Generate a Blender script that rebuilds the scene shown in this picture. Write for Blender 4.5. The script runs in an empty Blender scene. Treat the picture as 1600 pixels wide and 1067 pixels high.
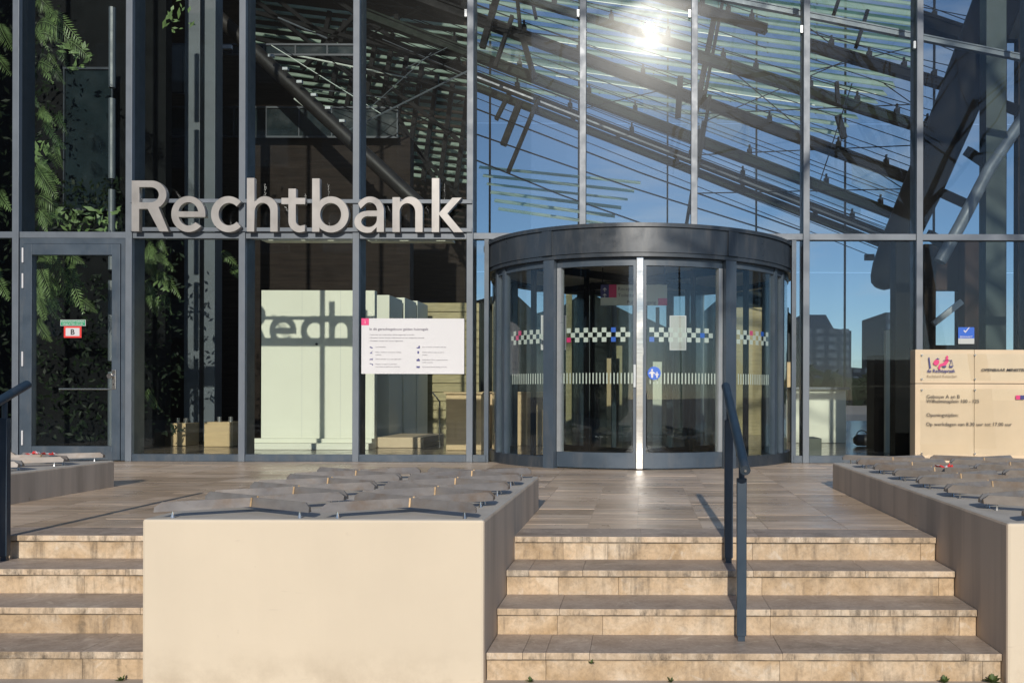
import bpy, bmesh, math, random
from mathutils import Vector, Matrix
R = random.Random(7)
SC = bpy.context.scene
COL = SC.collection
PI = math.pi

# ------------------------------------------------------------------ camera, sky, sun, exposure
F, PX, PY, CZ = 1391.0, 1000.0, 619.0, 1.51      # focal length and vanishing point in photo pixels, eye height
cam = bpy.data.cameras.new('camera')
cam.sensor_width = 36.0
cam.lens = F / 1600 * 36.0
cam.shift_x = -(PX - 800) / 1600
cam.shift_y = (PY - 533.5) / 1600
cam.clip_start, cam.clip_end = 0.05, 6000
camo = bpy.data.objects.new('camera', cam)
COL.objects.link(camo)
camo.location = (0, 0, CZ)
camo.rotation_euler = (PI / 2, -0.0026, 0)
SC.camera = camo

SUN_X, SUN_TAN = 0.009, 0.413
SUN_EL = math.atan(SUN_TAN)
world = bpy.data.worlds.new('World')
SC.world = world
world.use_nodes = True
wt = world.node_tree
bg = wt.nodes['Background']
sky = wt.nodes.new('ShaderNodeTexSky')
sky.sky_type = 'NISHITA'
sky.sun_disc = False
sky.sun_elevation = SUN_EL
sky.sun_rotation = PI - math.atan(SUN_X)
sky.altitude = 0
sky.air_density = 0.85
sky.dust_density = 0.2
sky.ozone_density = 4.6
tc = wt.nodes.new('ShaderNodeTexCoord')
mp = wt.nodes.new('ShaderNodeMapping')
mp.inputs['Scale'].default_value = (1.0, 1.0, 3.6)
nz = wt.nodes.new('ShaderNodeTexNoise')
nz.inputs['Scale'].default_value = 2.6
nz.inputs['Detail'].default_value = 9
nz.inputs['Roughness'].default_value = 0.62
nz.inputs['Distortion'].default_value = 0.4
cr = wt.nodes.new('ShaderNodeValToRGB')
cr.color_ramp.elements[0].position = 0.50
cr.color_ramp.elements[0].color = (0, 0, 0, 1)
cr.color_ramp.elements[1].position = 0.78
cr.color_ramp.elements[1].color = (0.55, 0.55, 0.55, 1)
mx = wt.nodes.new('ShaderNodeMix')
mx.data_type = 'RGBA'
mx.inputs[7].default_value = (7.4, 7.5, 7.7, 1)
wt.links.new(tc.outputs['Generated'], mp.inputs[0])
wt.links.new(mp.outputs[0], nz.inputs['Vector'])
wt.links.new(nz.outputs['Fac'], cr.inputs[0])
wt.links.new(cr.outputs[0], mx.inputs[0])
wt.links.new(sky.outputs[0], mx.inputs[6])
wt.links.new(mx.outputs[2], bg.inputs[0])
bg.inputs[1].default_value = 0.115
sun = bpy.data.lights.new('sun', 'SUN')
sun.energy = 3.7
sun.angle = math.radians(0.53)
sun.color = (1.0, 0.93, 0.83)
suno = bpy.data.objects.new('sun', sun)
COL.objects.link(suno)
suno.rotation_euler = Vector((SUN_X, -1, SUN_TAN)).to_track_quat('Z', 'Y').to_euler()
suno.location = (1, -30, 20)
SC.view_settings.view_transform = 'Standard'
SC.view_settings.look = 'None'
SC.view_settings.exposure = 0.1
SC.view_settings.gamma = 1.0
SC.view_settings.use_curve_mapping = False
cy = SC.cycles
cy.max_bounces = 12
cy.diffuse_bounces = 4
cy.glossy_bounces = 5
cy.transparent_max_bounces = 24
cy.transmission_bounces = 6
cy.blur_glossy = 0.3
cy.sample_clamp_indirect = 6.0
cy.use_denoising = True

# ------------------------------------------------------------------ helpers
def at(px, py, d):
    "photo pixel + distance from the camera plane -> world point"
    return Vector(((px - PX) * d / F, d, CZ + (PY - py) * d / F))

def link(o, parent=None):
    COL.objects.link(o)
    if parent is not None:
        o.parent = parent
        o.matrix_parent_inverse = Matrix.Translation(-parent.location)
    return o

def obj(name, bm, mats, parent=None, smooth=False):
    me = bpy.data.meshes.new(name)
    bmesh.ops.recalc_face_normals(bm, faces=bm.faces[:])
    bm.to_mesh(me)
    bm.free()
    for m in (mats if isinstance(mats, (list, tuple)) else [mats]):
        me.materials.append(m)
    if smooth:
        for p in me.polygons:
            p.use_smooth = True
        me.set_sharp_from_angle(angle=math.radians(35))
    return link(bpy.data.objects.new(name, me), parent)

def thing(name, label, cat, loc=(0, 0, 0), group=None):
    o = bpy.data.objects.new(name, None)
    o.empty_display_size = 0.1
    COL.objects.link(o)
    o.location = loc
    return tag(o, label, cat, group)

def tag(o, label, cat, group=None):
    o['label'] = label
    o['category'] = cat
    if group:
        o['group'] = group
    return o

def struct(o):
    o['kind'] = 'structure'
    return o

def copy_thing(root, loc, label):
    r = root.copy()
    COL.objects.link(r)
    r.location = loc
    r['label'] = label
    for ch in root.children:
        c = ch.copy()
        COL.objects.link(c)
        c.parent = r
    return r

def box(bm, x0, x1, y0, y1, z0, z1, mi=0, bev=0.0):
    vs = [bm.verts.new(p) for p in ((x0, y0, z0), (x1, y0, z0), (x1, y1, z0), (x0, y1, z0),
                                    (x0, y0, z1), (x1, y0, z1), (x1, y1, z1), (x0, y1, z1))]
    fs = []
    for q in ((3, 2, 1, 0), (4, 5, 6, 7), (0, 1, 5, 4), (1, 2, 6, 5), (2, 3, 7, 6), (3, 0, 4, 7)):
        f = bm.faces.new([vs[k] for k in q])
        f.material_index = mi
        fs.append(f)
    if bev > 0:
        es = list({e for f in fs for e in f.edges})
        bmesh.ops.bevel(bm, geom=es, offset=bev, segments=2, affect='EDGES', profile=0.5)
    return bm

def bx(*a, **k):
    return box(bmesh.new(), *a, **k)

def beam(bm, p0, p1, w, h, up=Vector((0, 0, 1)), mi=0):
    "box beam between two points: w across, h along up"
    p0, p1 = Vector(p0), Vector(p1)
    d = (p1 - p0).normalized()
    s = d.cross(up)
    if s.length < 1e-4:
        s = d.cross(Vector((1, 0, 0)))
    s.normalize()
    u = s.cross(d).normalized()
    ring = [(-w / 2, -h / 2), (w / 2, -h / 2), (w / 2, h / 2), (-w / 2, h / 2)]
    a = [bm.verts.new(p0 + s * x + u * y) for x, y in ring]
    b = [bm.verts.new(p1 + s * x + u * y) for x, y in ring]
    fs = [bm.faces.new(a[::-1]), bm.faces.new(b)]
    for k in range(4):
        fs.append(bm.faces.new((a[k], a[(k + 1) % 4], b[(k + 1) % 4], b[k])))
    for f in fs:
        f.material_index = mi
    return bm

def tube(bm, pts, rad, n=10, cap=True, mi=0):
    pts = [Vector(p) for p in pts]
    rad = rad if isinstance(rad, (list, tuple)) else [rad] * len(pts)
    rings = []
    for i, p in enumerate(pts):
        d = (pts[min(i + 1, len(pts) - 1)] - pts[max(i - 1, 0)]).normalized()
        s = d.cross(Vector((0, 0, 1)))
        if s.length < 1e-3:
            s = d.cross(Vector((1, 0, 0)))
        s.normalize()
        u = s.cross(d)
        rings.append([bm.verts.new(p + (s * math.cos(2 * PI * k / n) + u * math.sin(2 * PI * k / n)) * rad[i]) for k in range(n)])
    for a, b in zip(rings, rings[1:]):
        for k in range(n):
            bm.faces.new((a[k], a[(k + 1) % n], b[(k + 1) % n], b[k])).material_index = mi
    if cap:
        bm.faces.new(rings[0][::-1]).material_index = mi
        bm.faces.new(rings[-1]).material_index = mi
    return bm

def arc_solid(bm, cx, cy_, r0, r1, a0, a1, z0, z1, n=12, mi=0):
    "curved wall; angle 0 faces the camera (-y), positive to the right"
    rows = []
    for k in range(n + 1):
        a = a0 + (a1 - a0) * k / n
        s, c = math.sin(a), -math.cos(a)
        rows.append([bm.verts.new((cx + r * s, cy_ + r * c, z)) for r, z in ((r0, z0), (r1, z0), (r1, z1), (r0, z1))])
    full = abs(abs(a1 - a0) - 2 * PI) < 1e-6
    for A, B in zip(rows, rows[1:]):
        for k in range(4):
            bm.faces.new((A[k], A[(k + 1) % 4], B[(k + 1) % 4], B[k])).material_index = mi
    if not full:
        bm.faces.new(rows[0]).material_index = mi
        bm.faces.new(rows[-1][::-1]).material_index = mi
    return bm

def poly_y(bm, pts, y0, y1, mi=0):
    "prism: outline in x,z extruded from y0 to y1"
    a = [bm.verts.new((x, y0, z)) for x, z in pts]
    b = [bm.verts.new((x, y1, z)) for x, z in pts]
    n = len(pts)
    bm.faces.new(a).material_index = mi
    bm.faces.new(b[::-1]).material_index = mi
    for k in range(n):
        bm.faces.new((a[k], b[k], b[(k + 1) % n], a[(k + 1) % n])).material_index = mi
    return bm

def curve_mesh(name, cu, m, parent, mat4, extra=None):
    tmp = bpy.data.objects.new(name, cu)
    COL.objects.link(tmp)
    dg = bpy.context.evaluated_depsgraph_get()
    me = bpy.data.meshes.new_from_object(tmp.evaluated_get(dg))
    bpy.data.objects.remove(tmp)
    bpy.data.curves.remove(cu)
    me.transform(mat4)
    me.materials.clear()
    me.materials.append(m)
    return link(bpy.data.objects.new(name, me), parent)

def text(body, height, x, y, z, m, parent=None, name='lettering', ext=0.0008, align='LEFT', sx=1.0, bold=0.0, shear=0.0):
    "flat letters facing the camera; height = cap height in metres; x, z = left end of the baseline"
    cu = bpy.data.curves.new(name, 'FONT')
    cu.body = body
    cu.size = height / 0.70
    cu.extrude = ext
    cu.offset = bold
    cu.shear = shear
    cu.align_x = align
    cu.resolution_u = 2
    return curve_mesh(name, cu, m, parent, Matrix.Translation((x, y, z)) @ Matrix.Rotation(PI / 2, 4, 'X') @ Matrix.Diagonal((sx, 1, 1, 1)))

def outline(name, loops, depth, m, parent, x, y, z, s, bevel=0.0):
    "letter from closed point loops (even-odd), front face at y"
    cu = bpy.data.curves.new(name, 'CURVE')
    cu.dimensions = '2D'
    cu.fill_mode = 'BOTH'
    cu.extrude = depth / 2
    cu.bevel_depth = bevel
    cu.bevel_resolution = 1
    for lp in loops:
        sp = cu.splines.new('POLY')
        sp.points.add(len(lp) - 1)
        for p, q in zip(sp.points, lp):
            p.co = (q[0] * s, q[1] * s, 0, 1)
        sp.use_cyclic_u = True
    return curve_mesh(name, cu, m, parent, Matrix.Translation((x, y + depth / 2, z)) @ Matrix.Rotation(PI / 2, 4, 'X'))

# ------------------------------------------------------------------ materials
class NT:
    def __init__(s, name):
        s.m = bpy.data.materials.new(name)
        s.m.use_nodes = True
        s.t = s.m.node_tree
        s.out = s.t.nodes['Material Output']
        s.p = s.t.nodes.get('Principled BSDF')
        g = s.t.nodes.new('ShaderNodeNewGeometry')
        s.pos = g.outputs['Position']
    def n(s, kind, **kw):
        o = s.t.nodes.new('ShaderNode' + kind)
        for k, v in kw.items():
            if k.startswith('i_'):
                o.inputs[k[2:].replace('_', ' ')].default_value = v
            else:
                setattr(o, k, v)
        return o
    def l(s, a, b):
        s.t.links.new(a, b)
    def scaled(s, v, loc=(0, 0, 0)):
        mp = s.n('Mapping')
        mp.inputs['Scale'].default_value = v
        mp.inputs['Location'].default_value = loc
        s.l(s.pos, mp.inputs['Vector'])
        return mp.outputs[0]
    def noise(s, scale, detail=5, rough=0.55, vec=None, dist=0.0):
        o = s.n('TexNoise')
        o.inputs['Scale'].default_value = scale
        o.inputs['Detail'].default_value = detail
        o.inputs['Roughness'].default_value = rough
        o.inputs['Distortion'].default_value = dist
        s.l(vec if vec is not None else s.pos, o.inputs['Vector'])
        return o.outputs['Fac']
    def ramp(s, fac, stops):
        o = s.n('ValToRGB')
        e = o.color_ramp.elements
        while len(e) < len(stops):
            e.new(0.5)
        for el, (p, c) in zip(e, stops):
            el.position = p
            el.color = (c[0], c[1], c[2], 1) if isinstance(c, (tuple, list)) else (c, c, c, 1)
        s.l(fac, o.inputs[0])
        return o.outputs[0]
    def mix(s, a, b, fac, mode='MIX'):
        o = s.n('Mix', data_type='RGBA', blend_type=mode)
        for sock, v in ((o.inputs[0], fac), (o.inputs[6], a), (o.inputs[7], b)):
            if isinstance(v, (int, float)):
                sock.default_value = v
            elif isinstance(v, (tuple, list)):
                sock.default_value = (v[0], v[1], v[2], 1)
            else:
                s.l(v, sock)
        return o.outputs[2]
    def rnd(s):
        return s.n('ObjectInfo').outputs['Random']
    def bump(s, h, strength, dist=0.01):
        b = s.n('Bump')
        b.inputs['Strength'].default_value = strength
        b.inputs['Distance'].default_value = dist
        s.l(h, b.inputs['Height'])
        s.l(b.outputs[0], s.p.inputs['Normal'])
    def col(s, v):
        if isinstance(v, (tuple, list)):
            s.p.inputs['Base Color'].default_value = (v[0], v[1], v[2], 1)
        else:
            s.l(v, s.p.inputs['Base Color'])
    def set(s, rough=0.6, metal=0.0, spec=0.5):
        if isinstance(rough, (int, float)):
            s.p.inputs['Roughness'].default_value = rough
        else:
            s.l(rough, s.p.inputs['Roughness'])
        s.p.inputs['Metallic'].default_value = metal
        s.p.inputs['Specular IOR Level'].default_value = spec

def simple(name, c, rough=0.6, metal=0.0, var=0.12, scale=5.0, bump=0.0, bscale=40.0, spec=0.5, tone=0.0, stretch=(1, 1, 1)):
    t = NT(name)
    f = t.noise(scale, 6, 0.6, t.scaled(stretch))
    a = tuple(x * (1 - var) for x in c)
    b = tuple(min(1, x * (1 + var)) for x in c)
    k = t.ramp(f, [(0.3, a), (0.7, b)])
    if tone:
        k = t.mix(k, t.ramp(t.rnd(), [(0, 1 - tone), (1, 1 + tone * 0.0)]), 1.0, 'MULTIPLY')
    t.col(k)
    r = t.ramp(t.noise(scale * 2.3, 4), [(0.3, max(0.02, rough - 0.08)), (0.7, min(1, rough + 0.08))])
    t.set(r, metal, spec)
    if bump:
        t.bump(t.noise(bscale, 5), bump, 0.004)
    return t.m

def glass_mat(name, tint, f0=0.05, dust=0.010, dust_rough=0.16, wave=0.0):
    t = NT(name)
    t.t.nodes.remove(t.p)
    tr = t.n('BsdfTransparent')
    tr.inputs[0].default_value = (*tint, 1)
    gl = t.n('BsdfGlossy')
    gl.inputs['Roughness'].default_value = 0.0
    gl.inputs[0].default_value = (0.93, 0.97, 1.0, 1)
    d = t.n('BsdfGlossy')
    dn = t.ramp(t.noise(1.3, 6, 0.65), [(0.3, dust_rough * 0.75), (0.7, dust_rough * 1.4)])
    t.l(dn, d.inputs['Roughness'])
    lw = t.n('LayerWeight')
    lw.inputs[0].default_value = 0.5
    pw = t.n('Math', operation='POWER')
    t.l(lw.outputs['Facing'], pw.inputs[0])
    pw.inputs[1].default_value = 5.0
    ma = t.n('Math', operation='MULTIPLY_ADD')
    t.l(pw.outputs[0], ma.inputs[0])
    ma.inputs[1].default_value = 1 - f0
    ma.inputs[2].default_value = f0
    m1 = t.n('MixShader')
    t.l(ma.outputs[0], m1.inputs[0])
    t.l(tr.outputs[0], m1.inputs[1])
    t.l(gl.outputs[0], m1.inputs[2])
    m2 = t.n('MixShader')
    m2.inputs[0].default_value = dust
    t.l(m1.outputs[0], m2.inputs[1])
    t.l(d.outputs[0], m2.inputs[2])
    d3 = t.n('BsdfGlossy')
    d3.inputs['Roughness'].default_value = 0.30
    m3 = t.n('MixShader')
    m3.inputs[0].default_value = min(0.0024, dust * 3.0)
    t.l(m2.outputs[0], m3.inputs[1])
    t.l(d3.outputs[0], m3.inputs[2])
    t.l(m3.outputs[0], t.out.inputs[0])
    if wave:
        b = t.n('Bump')
        b.inputs['Strength'].default_value = wave
        b.inputs['Distance'].default_value = 0.01
        t.l(t.noise(0.9, 2), b.inputs['Height'])
        t.l(b.outputs[0], gl.inputs['Normal'])
    return t.m

def stone_mat(name, c0, c1, c2, stain=0.6, tread=False):
    t = NT(name)
    shift = t.n('CombineXYZ')
    mul = t.n('Math', operation='MULTIPLY')
    t.l(t.rnd(), mul.inputs[0]); mul.inputs[1].default_value = 37.0
    t.l(mul.outputs[0], shift.inputs[0]); t.l(mul.outputs[0], shift.inputs[1])
    va = t.n('VectorMath', operation='ADD')
    t.l(t.pos, va.inputs[0]); t.l(shift.outputs[0], va.inputs[1])
    f = t.noise(3.2, 9, 0.62, va.outputs[0], 0.8)
    k = t.ramp(f, [(0.30, c0), (0.5, c1), (0.68, c2)])
    v = t.ramp(t.noise(17, 8, 0.7, va.outputs[0], 1.6), [(0.36, 0.72), (0.55, 1.0)])
    k = t.mix(k, v, 0.55, 'MULTIPLY')
    fz = t.ramp(t.noise(38, 6, 0.72, va.outputs[0], 0.6), [(0.34, 0.70), (0.5, 1.0), (0.66, 1.16)])
    k = t.mix(k, fz, 0.6, 'MULTIPLY')
    pale = t.ramp(t.noise(5.5, 5, 0.6, va.outputs[0], 2.0), [(0.58, 0.0), (0.72, 0.6)])
    k = t.mix(k, (0.62, 0.54, 0.44), pale)
    k = t.mix(k, t.ramp(t.rnd(), [(0, 0.84), (1, 1.0)]), 1.0, 'MULTIPLY')
    # weathering: dark runs and blotches
    run = t.noise(1.0, 6, 0.68, t.scaled((13, 13, 1.3) if not tread else (2.2, 5, 5)))
    blot = t.noise(1.6, 4, 0.6, t.scaled((1, 1, 1), (4, 2, 1)))
    rm = t.ramp(run, [(0.51, 0.0), (0.62, 0.75)])
    bm_ = t.ramp(blot, [(0.44, 0.05), (0.56, 1.0)])
    mk = t.mix(rm, bm_, 1.0, 'MULTIPLY')
    sp = t.ramp(t.noise(45, 4, 0.7), [(0.3, 0.55), (0.6, 1.0)])
    mk = t.mix(mk, sp, 1.0, 'MULTIPLY')
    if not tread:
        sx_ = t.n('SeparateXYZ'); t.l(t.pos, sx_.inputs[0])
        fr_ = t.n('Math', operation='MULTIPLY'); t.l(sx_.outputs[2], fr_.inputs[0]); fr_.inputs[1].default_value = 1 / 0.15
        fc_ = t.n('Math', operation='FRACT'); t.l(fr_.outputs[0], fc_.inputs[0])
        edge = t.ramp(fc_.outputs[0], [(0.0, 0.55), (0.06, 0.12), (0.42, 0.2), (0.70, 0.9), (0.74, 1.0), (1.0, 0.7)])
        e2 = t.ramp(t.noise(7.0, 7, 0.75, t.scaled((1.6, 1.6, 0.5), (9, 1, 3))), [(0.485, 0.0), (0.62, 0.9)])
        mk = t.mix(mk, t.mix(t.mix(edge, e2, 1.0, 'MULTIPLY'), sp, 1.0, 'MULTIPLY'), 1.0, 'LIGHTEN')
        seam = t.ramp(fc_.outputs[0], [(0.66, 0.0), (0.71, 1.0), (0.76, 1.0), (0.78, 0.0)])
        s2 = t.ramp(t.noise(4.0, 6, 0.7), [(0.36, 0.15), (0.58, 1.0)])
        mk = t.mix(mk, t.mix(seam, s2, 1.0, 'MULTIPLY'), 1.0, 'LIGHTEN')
    mk = t.mix((0, 0, 0), mk, min(1.0, stain * 1.3))
    k = t.mix(k, (0.06, 0.048, 0.036), mk)
    t.col(k)
    t.set(0.62 if not tread else 0.5, 0, 0.4)
    t.bump(t.noise(60, 6, 0.65), 0.25, 0.004)
    return t.m

def paving_mat(name):
    t = NT(name)
    tone = t.ramp(t.rnd(), [(0.0, (0.46, 0.345, 0.24)), (0.3, (0.57, 0.435, 0.31)), (0.7, (0.63, 0.49, 0.36)), (1.0, (0.69, 0.55, 0.415))])
    g = t.ramp(t.noise(1.0, 7, 0.6, t.scaled((1.6, 12, 9))), [(0.32, 0.66), (0.7, 1.12)])
    k = t.mix(tone, g, 1.0, 'MULTIPLY')
    b = t.ramp(t.noise(0.8, 5, 0.6), [(0.35, 0.82), (0.65, 1.08)])
    k = t.mix(k, b, 1.0, 'MULTIPLY')
    t.col(k)
    t.set(t.ramp(t.noise(3.0, 5), [(0.3, 0.24), (0.7, 0.42)]), 0, 0.45)
    t.bump(t.noise(30, 5), 0.12, 0.003)
    return t.m

def render_mat(name, c, streak=0.12):
    t = NT(name)
    k = t.ramp(t.noise(0.9, 6, 0.6), [(0.3, tuple(x * 0.93 for x in c)), (0.7, tuple(min(1, x * 1.03) for x in c))])
    st = t.ramp(t.noise(1.0, 5, 0.6, t.scaled((5, 5, 0.35))), [(0.42, 1.0), (0.72, 1 - streak * 2)])
    k = t.mix(k, st, 1.0, 'MULTIPLY')
    spots = t.ramp(t.noise(14, 3, 0.5), [(0.69, 0.0), (0.76, 0.5)])
    patch = t.ramp(t.noise(1.1, 3, 0.5, t.scaled((1, 1, 1), (3, 7, 2))), [(0.55, 0.0), (0.65, 1.0)])
    k = t.mix(k, (0.28, 0.22, 0.16), t.mix(spots, patch, 1.0, 'MULTIPLY'))
    sx_ = t.n('SeparateXYZ'); t.l(t.pos, sx_.inputs[0])
    low = t.ramp(sx_.outputs[2], [(0.0, 0.55), (0.22, 0.0)])
    gr_ = t.ramp(t.noise(5, 6, 0.7), [(0.42, 0.0), (0.68, 0.8)])
    k = t.mix(k, (0.33, 0.26, 0.18), t.mix(low, gr_, 1.0, 'MULTIPLY'))
    scr = t.ramp(t.noise(1.0, 4, 0.6, t.scaled((3, 3, 22), (2, 5, 8))), [(0.68, 0.0), (0.74, 0.35)])
    k = t.mix(k, (0.40, 0.33, 0.25), scr)
    t.col(k)
    t.set(0.75, 0, 0.3)
    t.bump(t.noise(90, 4), 0.12, 0.003)
    return t.m

def steel_mat(name, c, rough=0.38, streak=(2, 2, 30), rust=0.0):
    t = NT(name)
    k = t.ramp(t.noise(1.0, 6, 0.6, t.scaled(streak)), [(0.3, tuple(x * 0.8 for x in c)), (0.7, tuple(min(1, x * 1.12) for x in c))])
    if rust:
        rm = t.ramp(t.noise(6.0, 6, 0.65), [(0.5, 0.0), (0.72, rust)])
        k = t.mix(k, (0.20, 0.12, 0.06), rm)
    t.col(k)
    t.set(t.ramp(t.noise(4, 5), [(0.3, rough - 0.08), (0.7, rough + 0.12)]), 0.85, 0.5)
    t.bump(t.noise(1.0, 3, 0.5, t.scaled((3, 3, 120))), 0.06, 0.002)
    return t.m

M = {}
def painted(name, c, rough, dustc=(0.16, 0.15, 0.135)):
    t = NT(name)
    k = t.ramp(t.noise(2.2, 6, 0.65), [(0.3, tuple(x * 0.85 for x in c)), (0.7, tuple(x * 1.15 for x in c))])
    d = t.ramp(t.noise(1.0, 6, 0.7, t.scaled((6, 6, 1.2))), [(0.5, 0.0), (0.78, 0.35)])
    k = t.mix(k, dustc, d)
    sp = t.ramp(t.noise(70, 3, 0.6), [(0.70, 0.0), (0.76, 0.4)])
    k = t.mix(k, dustc, sp)
    t.col(k)
    t.set(t.ramp(t.noise(3.5, 5, 0.6), [(0.3, rough - 0.12), (0.7, rough + 0.16)]), 0.1, 0.5)
    t.bump(t.noise(9, 4), 0.03, 0.004)
    return t.m
M['frame'] = painted('frame_paint', (0.048, 0.068, 0.092), 0.42)
M['mullion'] = simple('mullion_aluminium', (0.115, 0.135, 0.16), 0.45, 0.1, 0.12, 3, stretch=(1, 1, 0.4))
M['fin'] = simple('fin_paint', (0.028, 0.036, 0.046), 0.45, 0.1, 0.10, 3)
M['drum'] = painted('drum_paint', (0.032, 0.041, 0.052), 0.36)
M['steel_dark'] = simple('dark_steel', (0.004, 0.0045, 0.0048), 0.6, 0.0, 0.25, 4, spec=0.08)
M['strut'] = simple('strut_paint', (0.006, 0.0055, 0.005), 0.6, 0.0, 0.2, 2, spec=0.06)
M['steel_green'] = simple('green_grey_steel', (0.006, 0.012, 0.008), 0.6, 0.0, 0.2, 4, spec=0.08)
M['alu'] = simple('pale_aluminium', (0.36, 0.38, 0.39), 0.35, 0.4, 0.12, 4)
M['stainless'] = steel_mat('stainless', (0.50, 0.485, 0.46), 0.17)
M['letter'] = steel_mat('letter_steel', (0.305, 0.292, 0.28), 0.42, (3.5, 3.5, 2.0))
M['letter'].node_tree.nodes['Principled BSDF'].inputs['Metallic'].default_value = 0.35
M['letter_side'] = M['letter']
M['seat'] = steel_mat('seat_steel', (0.29, 0.255, 0.22), 0.36, (7, 7, 16), 0.6)
M['seat'].node_tree.nodes['Principled BSDF'].inputs['Metallic'].default_value = 0.55
M['weld'] = steel_mat('weld_bronze', (0.26, 0.185, 0.11), 0.5)
M['rail'] = painted('rail_paint', (0.018, 0.036, 0.058), 0.38)
M['cream'] = render_mat('cream_render', (0.60, 0.515, 0.395), 0.012)
M['plinth_side'] = render_mat('weathered_render', (0.62, 0.505, 0.385), 0.16)
M['plinth_top'] = simple('plinth_top', (0.40, 0.375, 0.33), 0.8, 0, 0.15, 3, 0.15, 60)
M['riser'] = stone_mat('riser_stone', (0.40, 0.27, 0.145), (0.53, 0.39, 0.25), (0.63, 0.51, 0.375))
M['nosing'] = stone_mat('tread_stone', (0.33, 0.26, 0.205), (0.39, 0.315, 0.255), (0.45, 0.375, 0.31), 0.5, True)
M['nosing_edge'] = stone_mat('tread_edge_stone', (0.44, 0.32, 0.20), (0.55, 0.42, 0.29), (0.66, 0.55, 0.42), 0.9)
M['paving'] = paving_mat('paving_stone')
M['joint'] = simple('paving_joint', (0.50, 0.44, 0.37), 0.9, 0, 0.2, 8)
M['street'] = simple('street_stone', (0.36, 0.315, 0.265), 0.85, 0, 0.25, 2, 0.2, 30)
M['glass'] = glass_mat('facade_glass', (0.93, 0.955, 0.95), 0.018, 0.0008, 0.13)
M['door_glass'] = glass_mat('door_glass', (0.92, 0.94, 0.93), 0.04, 0.002, 0.2)
M['clear'] = glass_mat('clear_plate', (0.98, 0.985, 0.98), 0.025, 0.002, 0.2)
M['white_wall'] = simple('pale_lacquer', (0.66, 0.655, 0.53), 0.55, 0, 0.03, 1.2)
M['wood'] = simple('pale_wood', (0.50, 0.36, 0.19), 0.5, 0, 0.10, 3, stretch=(1, 1, 8))
M['wood_olive'] = simple('slatted_wood', (0.30, 0.25, 0.12), 0.55, 0, 0.2, 3, stretch=(1, 1, 8))
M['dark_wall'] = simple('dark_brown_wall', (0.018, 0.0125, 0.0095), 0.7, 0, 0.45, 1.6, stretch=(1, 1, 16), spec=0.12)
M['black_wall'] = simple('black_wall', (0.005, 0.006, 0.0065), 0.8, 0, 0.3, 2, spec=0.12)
M['brown_panel'] = simple('brown_panel', (0.045, 0.026, 0.018), 0.6, 0, 0.3, 2, spec=0.12)
M['grey_col'] = simple('grey_column', (0.085, 0.10, 0.112), 0.45, 0, 0.1, 2)
M['floor_in'] = simple('lobby_floor', (0.17, 0.14, 0.105), 0.16, 0, 0.25, 1.5)
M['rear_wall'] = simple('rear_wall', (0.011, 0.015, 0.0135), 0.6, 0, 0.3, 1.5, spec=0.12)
M['ceiling'] = simple('door_ceiling', (0.30, 0.27, 0.23), 0.7, 0, 0.08, 2)
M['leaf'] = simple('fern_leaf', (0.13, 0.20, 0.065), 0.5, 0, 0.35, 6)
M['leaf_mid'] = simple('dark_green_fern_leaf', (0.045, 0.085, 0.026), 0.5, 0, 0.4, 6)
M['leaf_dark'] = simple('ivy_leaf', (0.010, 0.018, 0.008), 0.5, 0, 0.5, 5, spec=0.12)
M['leaf_weed'] = simple('weed_leaf', (0.06, 0.095, 0.02), 0.6, 0, 0.3, 9)
M['stem'] = simple('stem', (0.07, 0.05, 0.03), 0.8)
M['bark'] = simple('bark', (0.07, 0.055, 0.045), 0.9, 0, 0.3, 8, 0.4, 20)
M['sand'] = simple('sandstone', (0.58, 0.455, 0.31), 0.7, 0, 0.06, 2.5, 0.12, 50)
M['sand_side'] = simple('sandstone_side', (0.50, 0.39, 0.25), 0.7, 0, 0.08, 2.5, 0.12, 50)
M['white'] = simple('white_print', (0.54, 0.535, 0.545), 0.45, 0, 0.02, 2)
M['film'] = simple('white_film', (0.50, 0.54, 0.49), 0.5, 0, 0.03, 2)
M['grey_panel'] = simple('grey_panel', (0.42, 0.43, 0.41), 0.5, 0, 0.05, 3)
M['magenta'] = simple('magenta_print', (0.60, 0.035, 0.16), 0.5, 0, 0.05, 2)
M['navy'] = simple('navy_print', (0.035, 0.035, 0.16), 0.5, 0, 0.05, 2)
M['blue'] = simple('blue_print', (0.010, 0.10, 0.50), 0.45, 0, 0.05, 2)
M['ink'] = simple('black_ink', (0.018, 0.018, 0.020), 0.5, 0, 0.05, 2)
M['ink_grey'] = simple('grey_ink', (0.13, 0.12, 0.155), 0.5, 0, 0.05, 2)
M['ink_brown'] = simple('brown_ink', (0.27, 0.20, 0.13), 0.5, 0, 0.05, 2)
M['green'] = simple('green_print', (0.02, 0.26, 0.12), 0.5, 0, 0.05, 2)
M['red'] = simple('red_print', (0.62, 0.035, 0.03), 0.5, 0, 0.05, 2)
M['brick'] = simple('brown_brick', (0.050, 0.036, 0.030), 0.85, 0, 0.25, 3, 0.3, 12)
M['win_dark'] = simple('dark_window', (0.06, 0.075, 0.09), 0.12, 0, 0.1, 2)
M['win_pale'] = simple('pale_blind', (0.45, 0.48, 0.46), 0.6, 0, 0.1, 2)
M['win_far'] = simple('far_window', (0.05, 0.07, 0.10), 0.6, 0, 0.7, 0.25, spec=0.03)
M['tower'] = simple('tower_blue', (0.012, 0.021, 0.042), 0.7, 0, 0.15, 0.3, spec=0.03)
M['tower_dark'] = simple('tower_dark', (0.009, 0.016, 0.032), 0.7, 0, 0.15, 0.3, spec=0.03)
M['trees_far'] = simple('far_foliage', (0.015, 0.024, 0.014), 0.9, 0, 0.4, 0.6, spec=0.03)
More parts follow.
